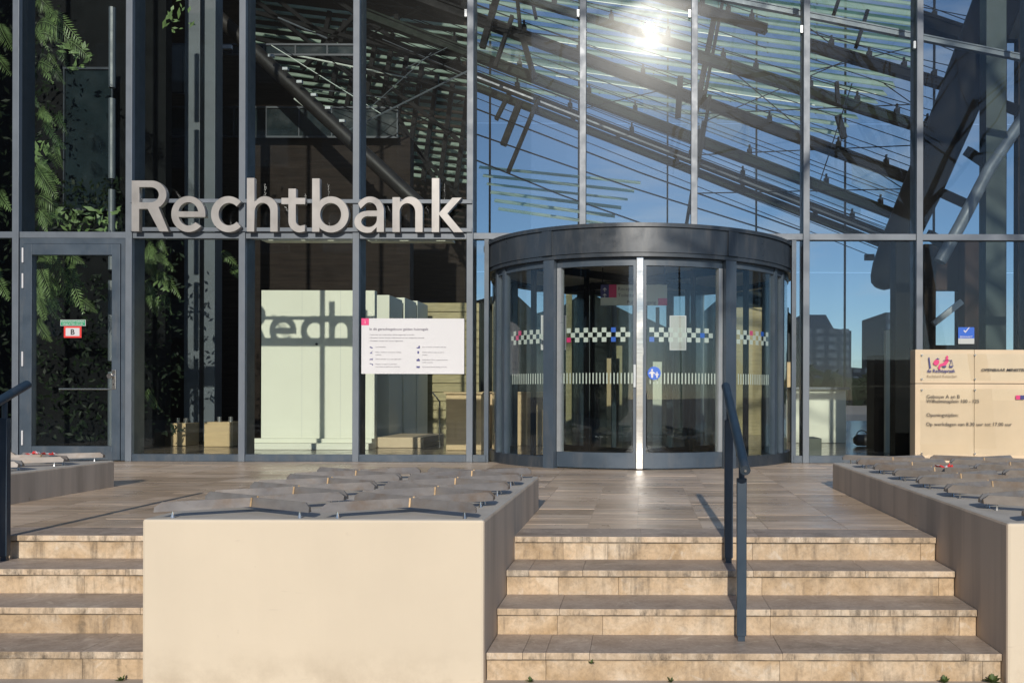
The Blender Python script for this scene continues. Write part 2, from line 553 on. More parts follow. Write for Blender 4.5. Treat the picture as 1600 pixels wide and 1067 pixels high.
def slat_mat():
    t = NT('green_louvre_glass')
    t.t.nodes.remove(t.p)
    d = t.n('BsdfDiffuse'); d.inputs[0].default_value = (0.50, 0.60, 0.52, 1)
    tl = t.n('BsdfTranslucent'); tl.inputs[0].default_value = (0.42, 0.55, 0.47, 1)
    tr = t.n('BsdfTransparent'); tr.inputs[0].default_value = (0.66, 0.82, 0.74, 1)
    a = t.n('MixShader'); a.inputs[0].default_value = 0.4
    t.l(d.outputs[0], a.inputs[1]); t.l(tl.outputs[0], a.inputs[2])
    b = t.n('MixShader')
    t.l(t.ramp(t.noise(0.7, 4), [(0.35, 0.3), (0.65, 0.7)]), b.inputs[0])
    t.l(a.outputs[0], b.inputs[1]); t.l(tr.outputs[0], b.inputs[2])
    t.l(b.outputs[0], t.out.inputs[0])
    return t.m
M['slat'] = slat_mat()
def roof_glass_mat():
    t = NT('paled_roof_glass')
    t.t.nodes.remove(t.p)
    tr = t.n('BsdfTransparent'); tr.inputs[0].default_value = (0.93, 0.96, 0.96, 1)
    df = t.n('BsdfDiffuse'); df.inputs[0].default_value = (0.62, 0.66, 0.66, 1)  # pale diffuse share stands in for reflections in the panes
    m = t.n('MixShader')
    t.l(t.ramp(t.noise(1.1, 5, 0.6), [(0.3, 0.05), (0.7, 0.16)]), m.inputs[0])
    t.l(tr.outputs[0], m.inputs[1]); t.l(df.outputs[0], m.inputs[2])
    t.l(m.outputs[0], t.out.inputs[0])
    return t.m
M['slat_edge'] = simple('louvre_edge', (0.55, 0.62, 0.55), 0.5)

ORD = ['first', 'second', 'third', 'fourth', 'fifth', 'sixth', 'seventh', 'eighth', 'ninth', 'tenth', 'eleventh', 'twelfth', 'thirteenth', 'fourteenth', 'fifteenth', 'sixteenth']

# ------------------------------------------------------------------ ground and terrace
TZ, RISE, D0, TREAD = 0.60, 0.15, 5.77, 0.35
FY = 12.29                                            # the glass front
CPX0, CPX1, CPY0, CPY1 = -2.606, -0.814, 4.66, 7.18   # centre plinth
RPX0, RPX1, RPY1 = 1.926, 4.62, 8.90                   # right plinth
LPX0, LPX1, LPY1 = -8.6, -5.22, 8.85                  # left plinth
struct(obj('ground', bx(-900, 900, -400, 4000, -0.5, 0.0), M['street']))
terr = struct(obj('terrace', bx(-14, 18, D0 + 0.03, FY + 0.02, 0.0, TZ - 0.0035), M['joint']))
tile_cache = {}
def tile(x, y, w, d):
    key = (round(w, 2), round(d, 2))
    g = 0.0018
    if key not in tile_cache:
        bm = bx(-w / 2 + g, w / 2 - g, -d / 2 + g, d / 2 - g, -0.03, 0, bev=0.0)
        me = bpy.data.meshes.new('tile')
        bmesh.ops.recalc_face_normals(bm, faces=bm.faces[:])
        bm.to_mesh(me); bm.free()
        me.materials.append(M['paving'])
        tile_cache[key] = me
    o = bpy.data.objects.new('tile', tile_cache[key])
    o.location = (x, y, TZ + R.uniform(-0.0010, 0.0010))
    COL.objects.link(o)
    o.parent = terr
def tiled(x0, x1, y0, y1, ws, ds):
    x = x0
    while x < x1 - 0.02:
        w = R.choice(ws)
        if x + w > x1 - 0.15:
            w = x1 - x
        y = y0
        while y < y1 - 0.02:
            d = R.choice(ds)
            if y + d > y1 - 0.12:
                d = y1 - y
            tile(x + w / 2, y + d / 2, w, d)
            y += d
        x += w
yb = 8.93
tiled(LPX1, CPX0, D0 + 0.37, yb, [0.4, 0.5, 0.6], [0.2, 0.3, 0.4])
tiled(CPX1, RPX0, D0 + 0.37, yb, [0.35, 0.45, 0.55], [0.2, 0.28, 0.36])
tiled(CPX0, CPX1, CPY1, yb, [0.6], [0.4, 0.5])
tiled(-8.9, 5.2, yb, FY - 0.08, [0.8, 0.95, 1.1], [0.35, 0.42, 0.5])

# ------------------------------------------------------------------ steps
def flight(x0, x1, label, joints):
    st = thing('stone_steps', label, 'steps', ((x0 + x1) / 2, D0, 0))
    for k in range(4):
        yf, z = D0 - k * TREAD, TZ - k * RISE
        cuts = [x0] + [x0 + (x1 - x0) * f for f in joints[k][0]] + [x1]
        for a, b in zip(cuts, cuts[1:]):
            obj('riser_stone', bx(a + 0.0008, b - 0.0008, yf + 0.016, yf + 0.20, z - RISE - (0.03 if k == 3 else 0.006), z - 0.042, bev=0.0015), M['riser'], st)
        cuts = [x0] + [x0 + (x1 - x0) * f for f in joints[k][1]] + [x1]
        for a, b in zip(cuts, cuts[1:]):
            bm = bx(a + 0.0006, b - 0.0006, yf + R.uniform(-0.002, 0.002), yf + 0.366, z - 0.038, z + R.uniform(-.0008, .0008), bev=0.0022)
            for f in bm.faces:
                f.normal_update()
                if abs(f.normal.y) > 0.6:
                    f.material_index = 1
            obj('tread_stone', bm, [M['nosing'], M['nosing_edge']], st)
    bm = bx(x0, x1, D0 - 3 * TREAD + 0.21, D0 + 0.02, 0.0, TZ - 3 * RISE - 0.05)
    for k in range(3):
        box(bm, x0, x1, D0 - k * TREAD + 0.21, D0 + 0.05, TZ - (k + 1) * RISE - 0.2 + 0.0, TZ - k * RISE - 0.041 - 0.001 * k)
    obj('core', bm, M['joint'], st)
    return st
flight(CPX1 + 0.003, RPX0 - 0.003, 'right flight of four worn sandstone steps below the revolving door', [
    ([0.115, 0.22, 0.565, 0.965], [0.30, 0.58]), ([0.115, 0.25, 0.57, 0.965], [0.05, 0.17, 0.55, 0.80]),
    ([0.125, 0.22, 0.57, 0.965], [0.13, 0.57]), ([0.115, 0.57, 0.965], [0.07, 0.115, 0.20, 0.575, 0.93])])
flight(LPX1 + 0.003, CPX0 - 0.003, 'left flight of four worn sandstone steps beside the cream plinth', [
    ([0.40, 0.78], [0.5]), ([0.33, 0.7], [0.45, 0.8]), ([0.5, 0.93], [0.55, 0.91]), ([0.42, 0.865], [0.6, 0.865])])

# ------------------------------------------------------------------ cream plinths
def plinth(x0, x1, y0, y1, z, label):
    p = thing('concrete_plinth', label, 'plinth', ((x0 + x1) / 2, (y0 + y1) / 2, 0))
    bm = bx(x0, x1, y0, y1, -0.05, z, bev=0.016)
    for f in bm.faces:
        f.normal_update()
        if f.normal.z > 0.8:
            f.material_index = 2
        elif abs(f.normal.x) > 0.8:
            f.material_index = 1
    obj('body', bm, [M['cream'], M['plinth_side'], M['plinth_top']], p)
    return p
PZ = 0.862
plinth(CPX0, CPX1, CPY0, CPY1, PZ, 'large cream rendered plinth between the two flights of steps')
plinth(RPX0, RPX1, 4.66, RPY1, 0.852, 'long cream plinth at the right of the right hand steps')
plinth(LPX0, LPX1, 4.66, LPY1, 0.858, 'cream plinth at the far left in front of the glazed door')

# bent steel seats on the plinths
def seat_proto(sign):
    "chevron of two tapered arms; sign +1: the bend points away from the camera"
    root = thing('steel_bench', '', 'bench')
    hw, run, h = 0.405, 0.235 * sign, 0.050
    z0 = 0.036
    for s in (-1, 1):
        bm = bmesh.new()
        prof = []
        for t_, top_in in ((0.0, 0.0), (0.9, 0.0), (1.0, 1.0)):
            pass
        # cross sections along the arm: bend, near end, end
        def ring(t_, hh, dep):
            x = s * (0.004 + (hw - 0.004) * t_)
            y = -run * t_
            k_ = hh / h
            return [bm.verts.new((x, y - dep, z0)), bm.verts.new((x, y + dep, z0)),
                    bm.verts.new((x, y + dep * (1 - 0.75 * k_), z0 + hh)), bm.verts.new((x, y - dep * (1 - 0.75 * k_), z0 + hh))]
        rs = [ring(0.0, h, 0.021), ring(0.5, h * 1.0, 0.021), ring(0.93, h, 0.021), ring(1.0, h * 0.5, 0.021)]
        for a, b in zip(rs, rs[1:]):
            for k in range(4):
                bm.faces.new((a[k], a[(k + 1) % 4], b[(k + 1) % 4], b[k]))
        bm.faces.new(rs[0]); bm.faces.new(rs[-1][::-1])
        obj('seat_arm', bm, M['seat'], root)
        bm = bmesh.new()
        fx, fy = s * hw * 0.83, -run * 0.83
        tube(bm, [(fx, fy, 0), (fx, fy, 0.004), (fx, fy, 0.02), (fx, fy, z0 + 0.004)], [0.011, 0.010, 0.0055, 0.005], 8)
        obj('foot', bm, M['stainless'], root, True)
    bm = bmesh.new()
    beam(bm, (0, -0.0225, z0 + 0.001), (0, -0.0075, z0 + h - 0.001), 0.009, 0.004, Vector((0, -1, 0.25)))
    obj('weld_seam', bm, M['weld'], root)
    return root
seatA, seatB = seat_proto(1), seat_proto(-1)
used = set()
def seats(where, x, y0, n, z, col, skip=0):
    for i in range(skip, n):
        for pro, dy, word in ((seatA, 0.245, 'back-bent'), (seatB, 0.325, 'front-bent')):
            lab = f'{word} brown steel bench on {where}, {ORD[i]} pair from the steps' + (f', {col} row' if col else '')
            loc = (x, y0 + 0.6 * i + dy, z)
            if id(pro) not in used:
                used.add(id(pro)); pro.location = loc; pro['label'] = lab; pro['group'] = 'bent steel benches on the plinths'
            else:
                copy_thing(pro, loc, lab)
seats('the centre plinth', -2.135, CPY0, 4, PZ, 'left')
seats('the centre plinth', -1.263, CPY0, 4, PZ, 'right')
seats('the right plinth', 2.415, 4.66, 7, 0.852, 'near')
seats('the right plinth', 3.285, 4.66, 7, 0.852, 'far', 3)
seats('the left plinth', -5.69, 4.62, 7, 0.858, 'near', 4)
seats('the left plinth', -6.56, 4.62, 7, 0.858, 'far', 5)

# litter
def wrapper(x, y, z, label):
    t = thing('litter_wrapper', label, 'wrapper', (x, y, z))
    bm = bmesh.new()
    n = 7
    g = [[bm.verts.new((x + (i - 3) * 0.022, y + (j - 2) * 0.02, z + 0.012 + abs(R.gauss(0, 0.012)))) for j in range(5)] for i in range(n)]
    for i in range(n - 1):
        for j in range(4):
            f = bm.faces.new((g[i][j], g[i + 1][j], g[i + 1][j + 1], g[i][j + 1]))
            f.material_index = 0 if (i + j) % 3 else 1
    o = obj('paper', bm, [M['red'], M['white']], t)
    so = o.modifiers.new('thick', 'SOLIDIFY'); so.thickness = 0.002
wrapper(-5.62, 8.24, 0.858 + 0.085, 'crumpled red and white wrapper on the left plinth benches, left one')
wrapper(-5.50, 8.28, 0.858 + 0.085, 'crumpled red and white wrapper on the left plinth benches, right one')
wrapper(2.42, 7.1, 0.852 + 0.085, 'red and white wrapper caught on the right plinth benches')

# ------------------------------------------------------------------ stair handrails
def handrail(x, label):
    t = thing('stair_handrail', label, 'handrail', (x, 5.3, 0.15), 'handrails on the steps')
    p0, p1 = Vector((x, 4.79, 1.112)), Vector((x, 5.90, 1.578))
    bm = tube(bmesh.new(), [p0, p1], 0.0285, 16)
    obj('grip_rail', bm, M['rail'], t, True)
    obj('end_bolt', tube(bmesh.new(), [p0 + Vector((0, -0.006, -0.002)), p0 + Vector((0, 0.004, 0.0))], 0.007, 8), M['stainless'], t)
    for y, zb in ((4.965, 0.15), (5.69, 0.45)):
        zr = p0.z + (p1.z - p0.z) * (y - p0.y) / (p1.y - p0.y)
        bm = bx(x - 0.027, x + 0.027, y - 0.02, y + 0.02, zb + 0.03, zr - 0.13, bev=0.003)
        obj('post', bm, M['rail'], t)
        bm = bx(x - 0.020, x + 0.020, y - 0.013, y + 0.013, zb, zb + 0.031)
        obj('post_foot', bm, M['rail'], t)
        obj('neck', tube(bmesh.new(), [(x, y, zr - 0.135), (x, y, zr - 0.015)], 0.017, 10), M['rail'], t, True)
    return t
handrail(0.568, 'dark blue tube handrail standing on the right hand steps')
handrail(-4.06, 'dark blue tube handrail standing on the left hand steps')

# ------------------------------------------------------------------ glass front
fac = thing('glass_facade', 'tall glass front of the courthouse with grey mullions and a transom', 'facade', (0, FY, TZ))
XM = [(p - PX) * FY / F for p in (-147, 29, 205, 381, 558, 735, 910, 1083.5, 1258, 1434, 1609, 1785, 1961, 2137, 2313)]
TOP = 10.4
TRZ0, TRZ1 = 3.662, 3.748
DX = 2.085
for i, x in enumerate(XM):
    z0 = TRZ0 - 0.02 if i in (6, 7) else TZ
    bm = bx(x - 0.044, x + 0.044, FY - 0.075, FY - 0.002, z0, TOP, bev=0.004)
    mu = obj('mullion', bm, M['mullion'], fac)
    obj('inner_fin', bx(x - 0.032, x + 0.032, FY + 0.016, FY + 0.27, z0, TOP), M['fin'], fac)
for i, (a, b) in enumerate(zip(XM, XM[1:])):
    x0, x1 = a + 0.046, b - 0.046
    bm = bx(x0, x1, FY - 0.055, FY - 0.002, TRZ0, TRZ1, bev=0.003)
    box(bm, x0, x1, FY + 0.016, FY + 0.12, TRZ0 + 0.01, TRZ1 - 0.01)
    obj('transom', bm, M['mullion'], fac)
    obj('pane', bx(a + 0.004, b - 0.004, FY, FY + 0.014, (TRZ0 + TRZ1) / 2 + 0.002, 7.6), M['glass'], fac)
    obj('pane', bx(a + 0.004, b - 0.004, FY, FY + 0.014, 7.604, TOP), M['glass'], fac)
    if i == 1 or i == 6:
        continue
    p0, p1 = a + 0.004, b - 0.004
    if i == 5:
        p1 = -DX - 0.03
    if i == 7:
        p0 = DX + 0.03
    obj('pane', bx(p0, p1, FY, FY + 0.014, TZ + 0.05, (TRZ0 + TRZ1) / 2 - 0.002), M['glass'], fac)
    q0, q1 = max(p0, x0 if i != 7 else p0), min(p1, x1 if i != 5 else p1)
    obj('sill', bx(q0, q1, FY - 0.065, FY - 0.002, TZ, TZ + 0.10, bev=0.004), M['frame'], fac)
for x in (-DX - 0.03, DX + 0.03):
    obj('side_post', bx(x - 0.03, x + 0.03, FY - 0.05, FY + 0.05, TZ, TRZ0 - 0.003), M['frame'], fac)
for px in (735, 910, 1083.5, 1258, 1434):
    x = (px - PX) * FY / F
    for zz in (6.72 - max(0, (px - 1083) * 0.0012),):
        obj('clamp', bx(x - 0.085, x - 0.052, FY - 0.05, FY - 0.002, zz, zz + 0.10), M['alu'], fac)

# glazed side door in the second bay
dr = thing('glazed_door', 'tall glazed emergency door in a grey frame at the left end', 'door', (XM[1] + 0.78, FY, TZ))
a, b = XM[1] + 0.053, XM[2] - 0.053
z0, z1 = TZ + 0.012, TRZ0 - 0.004
bm = bx(a, a + 0.055, FY - 0.06, FY + 0.04, z0, z1); box(bm, b - 0.055, b, FY - 0.06, FY + 0.04, z0, z1)
box(bm, a + 0.055, b - 0.055, FY - 0.06, FY + 0.04, z1 - 0.075, z1)
obj('outer_frame', bm, M['frame'], dr)
la, lb, lt, lo = a + 0.060, b - 0.060, z1 - 0.080, z0 + 0.003
fr = 0.115
bm = bx(la, la + fr, FY - 0.075, FY + 0.03, lo, lt, bev=0.004)
box(bm, lb - fr, lb, FY - 0.075, FY + 0.03, lo, lt, bev=0.004)
box(bm, la + fr, lb - fr, FY - 0.072, FY + 0.03, lt - 0.15, lt, bev=0.004)
box(bm, la + fr, lb - fr, FY - 0.072, FY + 0.03, lo, lo + 0.19, bev=0.004)
leaf = obj('door_leaf', bm, M['frame'], dr)
obj('pane', bx(la + fr - 0.01, lb - fr + 0.01, FY - 0.01, FY + 0.004, lo + 0.18, lt - 0.14), M['glass'], dr)
for zc in (3.42, 3.07, 2.0, 0.92):
    obj('hinge', tube(bmesh.new(), [(la - 0.002, FY - 0.085, zc - 0.10), (la - 0.002, FY - 0.085, zc + 0.10)], 0.012, 8), M['white'], dr, True)
hp = at(183.5, 595, FY)
hb = obj('handle_plate', bx(hp.x - 0.028, hp.x + 0.028, FY - 0.09, FY - 0.076, hp.z - 0.135, hp.z + 0.135, bev=0.006), M['stainless'], dr)
bm = tube(bmesh.new(), [(hp.x - 0.03, FY - 0.088, hp.z + 0.045), (hp.x - 0.03, FY - 0.13, hp.z + 0.045), (hp.x - 0.03, FY - 0.145, hp.z + 0.045)], [0.016, 0.036, 0.034], 14)
obj('knob', bm, M['stainless'], dr, True)
obj('keyhole', tube(bmesh.new(), [(hp.x, FY - 0.093, hp.z - 0.07), (hp.x, FY - 0.088, hp.z - 0.07)], 0.012, 10), M['ink'], dr)
pb = at(134, 610, FY)
obj('push_bar', tube(bmesh.new(), [(at(88, 610, FY).x, FY + 0.06, pb.z), (lb - 0.05, FY + 0.06, pb.z)], 0.012, 8), M['stainless'], dr, True)

# stickers on the door
def flat(name, label, cat, px0, py0, px1, py1, d, m, th=0.004):
    p, q = at(px0, py1, d), at(px1, py0, d)
    t = thing(name, label, cat, ((p.x + q.x) / 2, d, p.z))
    obj('backing', bx(p.x, q.x, d, d + th, p.z, q.z), m, t)
    return t, p, q
YS = FY - 0.018
t, p, q = flat('door_sticker', 'green emergency exit sticker with white letters on the glazed door', 'sticker', 94, 502, 133.5, 511.5, YS, M['white'])
obj('green_field', bx(p.x + 0.006, q.x - 0.006, YS - 0.002, YS - 0.0005, p.z + 0.005, q.z - 0.005), M['green'], t)
text('NOODUITGANG', 0.026, (p.x + q.x) / 2, YS - 0.003, p.z + 0.047, M['white'], t, align='CENTER', sx=1.12)
text('VRIJLATEN A.U.B.', 0.026, (p.x + q.x) / 2, YS - 0.003, p.z + 0.012, M['white'], t, align='CENTER', sx=1.02)
t, p, q = flat('letter_sign', 'small white sign with red border and letter B on the glazed door', 'sign', 99.5, 512, 127, 530, YS, M['red'])
obj('white_field', bx(p.x + 0.026, q.x - 0.026, YS - 0.002, YS - 0.0005, p.z + 0.024, q.z - 0.024), M['white'], t)
text('B', 0.075, (p.x + q.x) / 2, YS - 0.003, p.z + 0.043, M['ink'], t, align='CENTER', bold=0.002)
t, p, q = flat('check_sticker', 'blue sticker with white check mark on glass above the stone sign', 'sticker', 1497, 510, 1522, 536, FY - 0.012, M['blue'])
ym = p.z + (q.z - p.z) * 0.42
obj('grey_field', bx(p.x, q.x, FY - 0.014, FY - 0.0125, p.z, ym - 0.02), M['grey_panel'], t)
text('BEWAAKT', 0.026, (p.x + q.x) / 2, FY - 0.0135, ym - 0.012, M['white'], t, align='CENTER')
cx, cz = (p.x + q.x) / 2, ym + 0.085
poly = [(-0.04, 0.0), (-0.028, 0.012), (-0.012, -0.006), (0.038, 0.05), (0.045, 0.044), (-0.012, -0.03)]
obj('check_mark', poly_y(bmesh.new(), [(cx + u, cz + v) for u, v in poly], FY - 0.0145, FY - 0.0128), M['white'], t)

# house rules board on the glass
d = FY - 0.095
t, p, q = flat('house_rules_board', 'white house rules board on the glass beside the revolving door', 'notice board', 564.5, 498.5, 725, 585, d, M['white'], 0.02)
W, H = q.x - p.x, q.z - p.z
def bu(u, v):      # board coordinates, 0..1 from the top left
    return p.x + u * W, q.z - v * H
yt = d - 0.0015
x, z = bu(0, 0)
obj('info_square', bx(x, x + 0.073 * W, d - 0.002, d - 0.0004, z - 0.125 * H, z), M['magenta'], t)
text('i', 0.05, x + 0.036 * W, d - 0.003, z - 0.095 * H, M['white'], t, align='CENTER')
x, z = bu(0.077, 0.215)
text('In dit gerechtsgebouw gelden huisregels', 0.034, x, yt, z, M['ink_grey'], t, sx=1.03, bold=0.0008)
for k, s_ in enumerate(('• Instructies van medewerkers dienen opgevolgd te worden', '• Bezoekers kunnen worden onderworpen aan een veiligheidsonderzoek', '• Bezoekers moeten zich kunnen legitimeren')):
    x, z = bu(0.077, 0.305 + 0.056 * k)
    text(s_, 0.0175, x, yt, z, M['ink_grey'], t, sx=1.02)
cols = [[('Cameratoezicht',), ('Roken, alcohol en verdovende middelen', 'verboden'), ('Dieren verboden m.u.v. van hulphonden',), ('Wapens, als wapens te gebruiken', 'voorwerpen en explosieven verboden')],
        [('Eten en drinken in de zalen verboden',), ("Mobiele telefoons staan op 'stil' in", 'de zalen'), ('Fotograferen, filmen en geluidsopnamen', 'maken verboden'), ('Gezichtsbedekkende kleding verboden',)]]
ic = [[[(0, .3), (.1, .7), (.8, .4), (1, 0), (.6, 0)], [(0, 0), (.1, .1), (.4, .5), (.9, 1), (1, .9), (.5, .4), (.9, .1), (.8, 0)], [(0, 0), (.1, .7), (.3, .6), (.8, .7), (1, 1), (.9, .3), (.8, 0), (.6, .3), (.3, .3)], [(0, .6), (.1, .9), (1, .6), (1, 0), (.8, 0), (.7, .5)]],
      [[(0, .1), (0, .4), (.5, .4), (.6, 1), (1, 1), (1, 0), (.2, 0)], [(.25, 0), (.25, 1), (.75, 1), (.75, 0)], [(0, 0), (0, .7), (.3, .7), (.4, 1), (.7, 1), (.8, .7), (1, .7), (1, 0)], [(0, .2), (0, .9), (.5, .8), (1, .9), (1, .2), (.6, .2), (.5, 0), (.4, .2)]]]
for c in (0, 1):
    vs = [(0.525, 0.62, 0.745, 0.835), (0.525, 0.62, 0.755, 0.885)][c]
    for k, lines in enumerate(cols[c]):
        u = (0.137, 0.592)[c]
        for j, s_ in enumerate(lines):
            x, z = bu(u, vs[k] + 0.046 * j)
            text(s_, 0.0155, x, yt, z, M['ink_grey'], t, sx=0.98)
        x, z = bu((0.08, 0.537)[c], vs[k] + 0.016)
        obj('pictogram', poly_y(bmesh.new(), [(x + a_ * 0.046, z + b_ * 0.036) for a_, b_ in ic[c][k]], d - 0.0025, d - 0.0006), M['navy'], t)

# ------------------------------------------------------------------ big letters
def arc(cx, cy_, rx, ry, a0, a1, n=14):
    return [(cx + rx * math.cos(math.radians(a0 + (a1 - a0) * k / n)), cy_ + ry * math.sin(math.radians(a0 + (a1 - a0) * k / n))) for k in range(n + 1)]
def L_R():
    w = 11.6
    o = [(0, 0), (0, 79), (26, 79)] + arc(31, 57, 23, 22, 90, -62, 18) + [(57.5, 0), (43.5, 0), (25, 35), (w, 35), (w, 0)]
    i = [(w, 45), (w, 69), (27, 69)] + arc(29.5, 57, 13.0, 12, 90, -90, 14) + [(27, 45)]
    return [o, i]
def L_e():
    o = arc(26.5, 27, 26.5, 28, -4, 328, 50)
    # outer from bar right, over the top, round to the terminal
    outer = [(53, 22.5)] + arc(26.5, 27, 26.5, 28, 0, 318, 44)
    inner = arc(26.5, 27, 15.8, 18, 314, 196, 18) + [(11.2, 22.5)]
    hole = [(11.2, 31)] + arc(26.5, 29, 15.6, 16.5, 170, 10, 18) + [(42, 31)]
    return [outer + inner, hole]
def L_c():
    outer = arc(27, 27, 27, 28, 44, 316, 40)
    inner = arc(28, 27, 16.4, 17.6, 316, 44, 30)
    return [outer + inner]
def arch(x0, w, wd, H):
    return ([(x0, 0), (x0, H), (x0 + w, H), (x0 + w, 46.5)] + arc(x0 + w + 16, 36, 16.5, 19, 140, 90, 8) +
            arc(x0 + wd - 20, 35, 20, 20, 90, 0, 12) + [(x0 + wd, 0), (x0 + wd - w, 0), (x0 + wd - w, 31)] +
            arc(x0 + wd - w - 12.4, 31, 12.4, 14, 0, 180, 16) + [(x0 + w, 0)])
def L_t():
    w = 11.3
    return [[(0, 43), (0, 52.5), (11, 52.5), (11, 67), (11 + w, 67), (11 + w, 52.5), (37, 52.5), (37, 43), (11 + w, 43), (11 + w, 17)] +
            arc(30, 17, 7.7, 8, 180, 270, 8)[1:] + [(36.5, 10.5), (36.5, 0.5)] + arc(28, 17, 17, 18, 285, 180, 12) + [(11, 43)]]
def L_b():
    w = 11.3
    o = [(0, 0), (0, 83), (w, 83), (w, 46)] + arc(29.5, 27, 27.5, 28, 126, -126, 40) + [(w, 7), (w, 0)]
    i = arc(28.8, 27, 16.6, 18, 0, 360, 32)[:-1]
    return [o, i]
def L_a():
    w = 11.0
    o = ([(46, 0), (46, 33)] + arc(24.5, 33, 21.5, 22, 0, 150, 20) + [(9.5, 36)] + arc(24, 33, 11.5, 13, 140, 0, 14)[1:] +
         [(35.5, 33), (22, 33)] + arc(20, 15.5, 20, 17.0, 95, 290, 22) + [(35, 7.5), (35, 0)])
    i = [(35.2, 24.5), (25, 24.5)] + arc(21.5, 16, 11, 8.6, 95, 270, 14) + arc(22, 20, 13.2, 12.8, 270, 360, 10)
    return [o, i]
def L_k():
    w = 11.3
    return [[(0, 0), (0, 84), (w, 84), (w, 29.5), (32, 53.5), (46, 53.5), (24, 29), (48.5, 0), (34, 0), (w, 27.5), (w, 0)]]
LD = 12.11
sg = thing('lettering_sign', 'large brushed steel word Rechtbank on rails across the glass front', 'sign', at(462, 363, LD))
sc = LD / F
for nm, loops, px in (('R', L_R(), 205), ('e', L_e(), 267), ('c', L_c(), 329), ('h', [arch(0, 11.3, 48, 83.5)], 385), ('t', L_t(), 439), ('b', L_b(), 487), ('a', L_a(), 553), ('n', [arch(0, 11.3, 47, 54)], 612.5), ('k', L_k(), 674)):
    p = at(px, 363.5, LD)
    outline('letter', loops, 0.075, M['letter'], sg, p.x, LD, p.z, sc, 0.0012)
for py in (316, 360.5):
    p, q = at(203, py, 12.2), at(737, py, 12.2)
    obj('support_rail', bx(p.x, q.x, 12.188, 12.2135, p.z - 0.027, p.z + 0.027, bev=0.003), M['mullion'], sg)

# ------------------------------------------------------------------ revolving door
CX, CYD = -0.005, 13.15
rv = thing('revolving_door', 'large round revolving door with dark drum canopy and curved glass', 'revolving door', (CX, CYD, TZ))
D_ = math.radians
ZB, ZT, ZC = 0.74, 3.62, 3.275
bm = arc_solid(bmesh.new(), CX, CYD, 2.05, 2.25, -PI, PI, ZC, ZT, 96)
obj('drum', bm, M['drum'], rv, True)
bm = bmesh.new()
arc_solid(bm, CX, CYD, 2.245, 2.275, -PI, PI, ZT - 0.035, ZT + 0.012, 96)
obj('drum_rim', bm, M['drum'], rv, True)
bm = arc_solid(bmesh.new(), CX, CYD, 2.10, 2.235, -PI, PI, ZC - 0.05, ZC - 0.002, 96)
obj('drum_soffit', bm, M['drum'], rv, True)
bm = arc_solid(bmesh.new(), CX, CYD, 0.0001, 2.05, -PI, PI, ZC + 0.02, ZC + 0.05, 64)
obj('ceiling', bm, M['ceiling'], rv)
bm = arc_solid(bmesh.new(), CX, CYD, 0.0001, 2.05, -PI, PI, ZT - 0.06, ZT - 0.01, 64)
obj('roof', bm, M['drum'], rv)
for a0, a1 in ((-112, -32.9), (32.9, 112)):
    bm = arc_solid(bmesh.new(), CX, CYD, 2.08, 2.19, D_(a0), D_(a1), TZ, ZB, 40)
    obj('base_ring', bm, M['drum'], rv, True)
    bm = arc_solid(bmesh.new(), CX, CYD, 2.135, 2.150, D_(a0), D_(a1), ZB, ZC - 0.051, 40)
    obj('curved_pane', bm, M['door_glass'], rv, True)
    bm = arc_solid(bmesh.new(), CX, CYD, 2.115, 2.165, D_(a0), D_(a1), ZC - 0.13, ZC - 0.052, 40)
    obj('head_rail', bm, M['frame'], rv, True)
for deg, wdt, z1 in ((-57, 0.95, ZC - 0.003), (57, 0.95, ZC - 0.003), (-64.5, 0.8, ZC - 0.003), (64.5, 0.8, ZC - 0.003), (-31.3, 2.1, ZC - 0.003), (31.3, 2.1, ZC - 0.003), (-100, 1.5, ZC - 0.003), (100, 1.5, ZC - 0.003), (-112, 2, ZC - 0.003), (112, 2, ZC - 0.003), (-152, 1.2, ZC - 0.003), (152, 1.2, ZC - 0.003), (-168, 1.0, ZC - 0.003), (166, 1.4, ZC - 0.003)):
    bm = arc_solid(bmesh.new(), CX, CYD, 2.10, 2.225 if abs(deg) < 40 else 2.185, D_(deg - wdt), D_(deg + wdt), TZ, z1, 4)
    obj('post', bm, M['frame'], rv)
for s in (-1, 1):
    e0, e1 = (-29.0, -0.35) if s < 0 else (0.35, 29.0)
    bm = bmesh.new()
    arc_solid(bm, CX, CYD, 2.09, 2.155, D_(e0), D_(e1), TZ + 0.02, ZB + 0.07, 16)
    arc_solid(bm, CX, CYD, 2.09, 2.155, D_(e0), D_(e1), ZC - 0.15, ZC - 0.053, 16)
    dl = obj('sliding_door', bm, M['frame'], rv, True)
    outer, inner = (e0, e1) if s < 0 else (e1, e0)
    bm = arc_solid(bmesh.new(), CX, CYD, 2.085, 2.16, D_(min(outer, outer - s * 1.5)), D_(max(outer, outer - s * 1.5)), ZB + 0.071, ZC - 0.151, 2)
    o = obj('stile', bm, M['alu'], rv); 
    bm = arc_solid(bmesh.new(), CX, CYD, 2.085, 2.16, D_(min(inner, inner + s * 1.75)), D_(max(inner, inner + s * 1.75)), ZB + 0.071, ZC - 0.151, 2)
    obj('stile', bm, M['frame'], rv)
    bm = arc_solid(bmesh.new(), CX, CYD, 2.115, 2.128, D_(e0 + 0.3), D_(e1 - 0.3), ZB + 0.06, ZC - 0.14, 16)
    obj('curved_pane', bm, M['door_glass'], rv, True)
bm = bx(CX - 0.046, CX + 0.046, CYD - 2.19, CYD - 2.161, TZ + 0.01, ZC - 0.05, bev=0.008)
obj('meeting_strip', bm, M['stainless'], rv)
obj('lock_case', bx(CX - 0.075, CX - 0.048, CYD - 2.185, CYD - 2.161, 1.62, 1.90), M['alu'], rv)
obj('lock_cylinder', bx(CX + 0.0, CX + 0.045, CYD - 2.198, CYD - 2.1905, 2.02, 2.11), M['stainless'], rv)
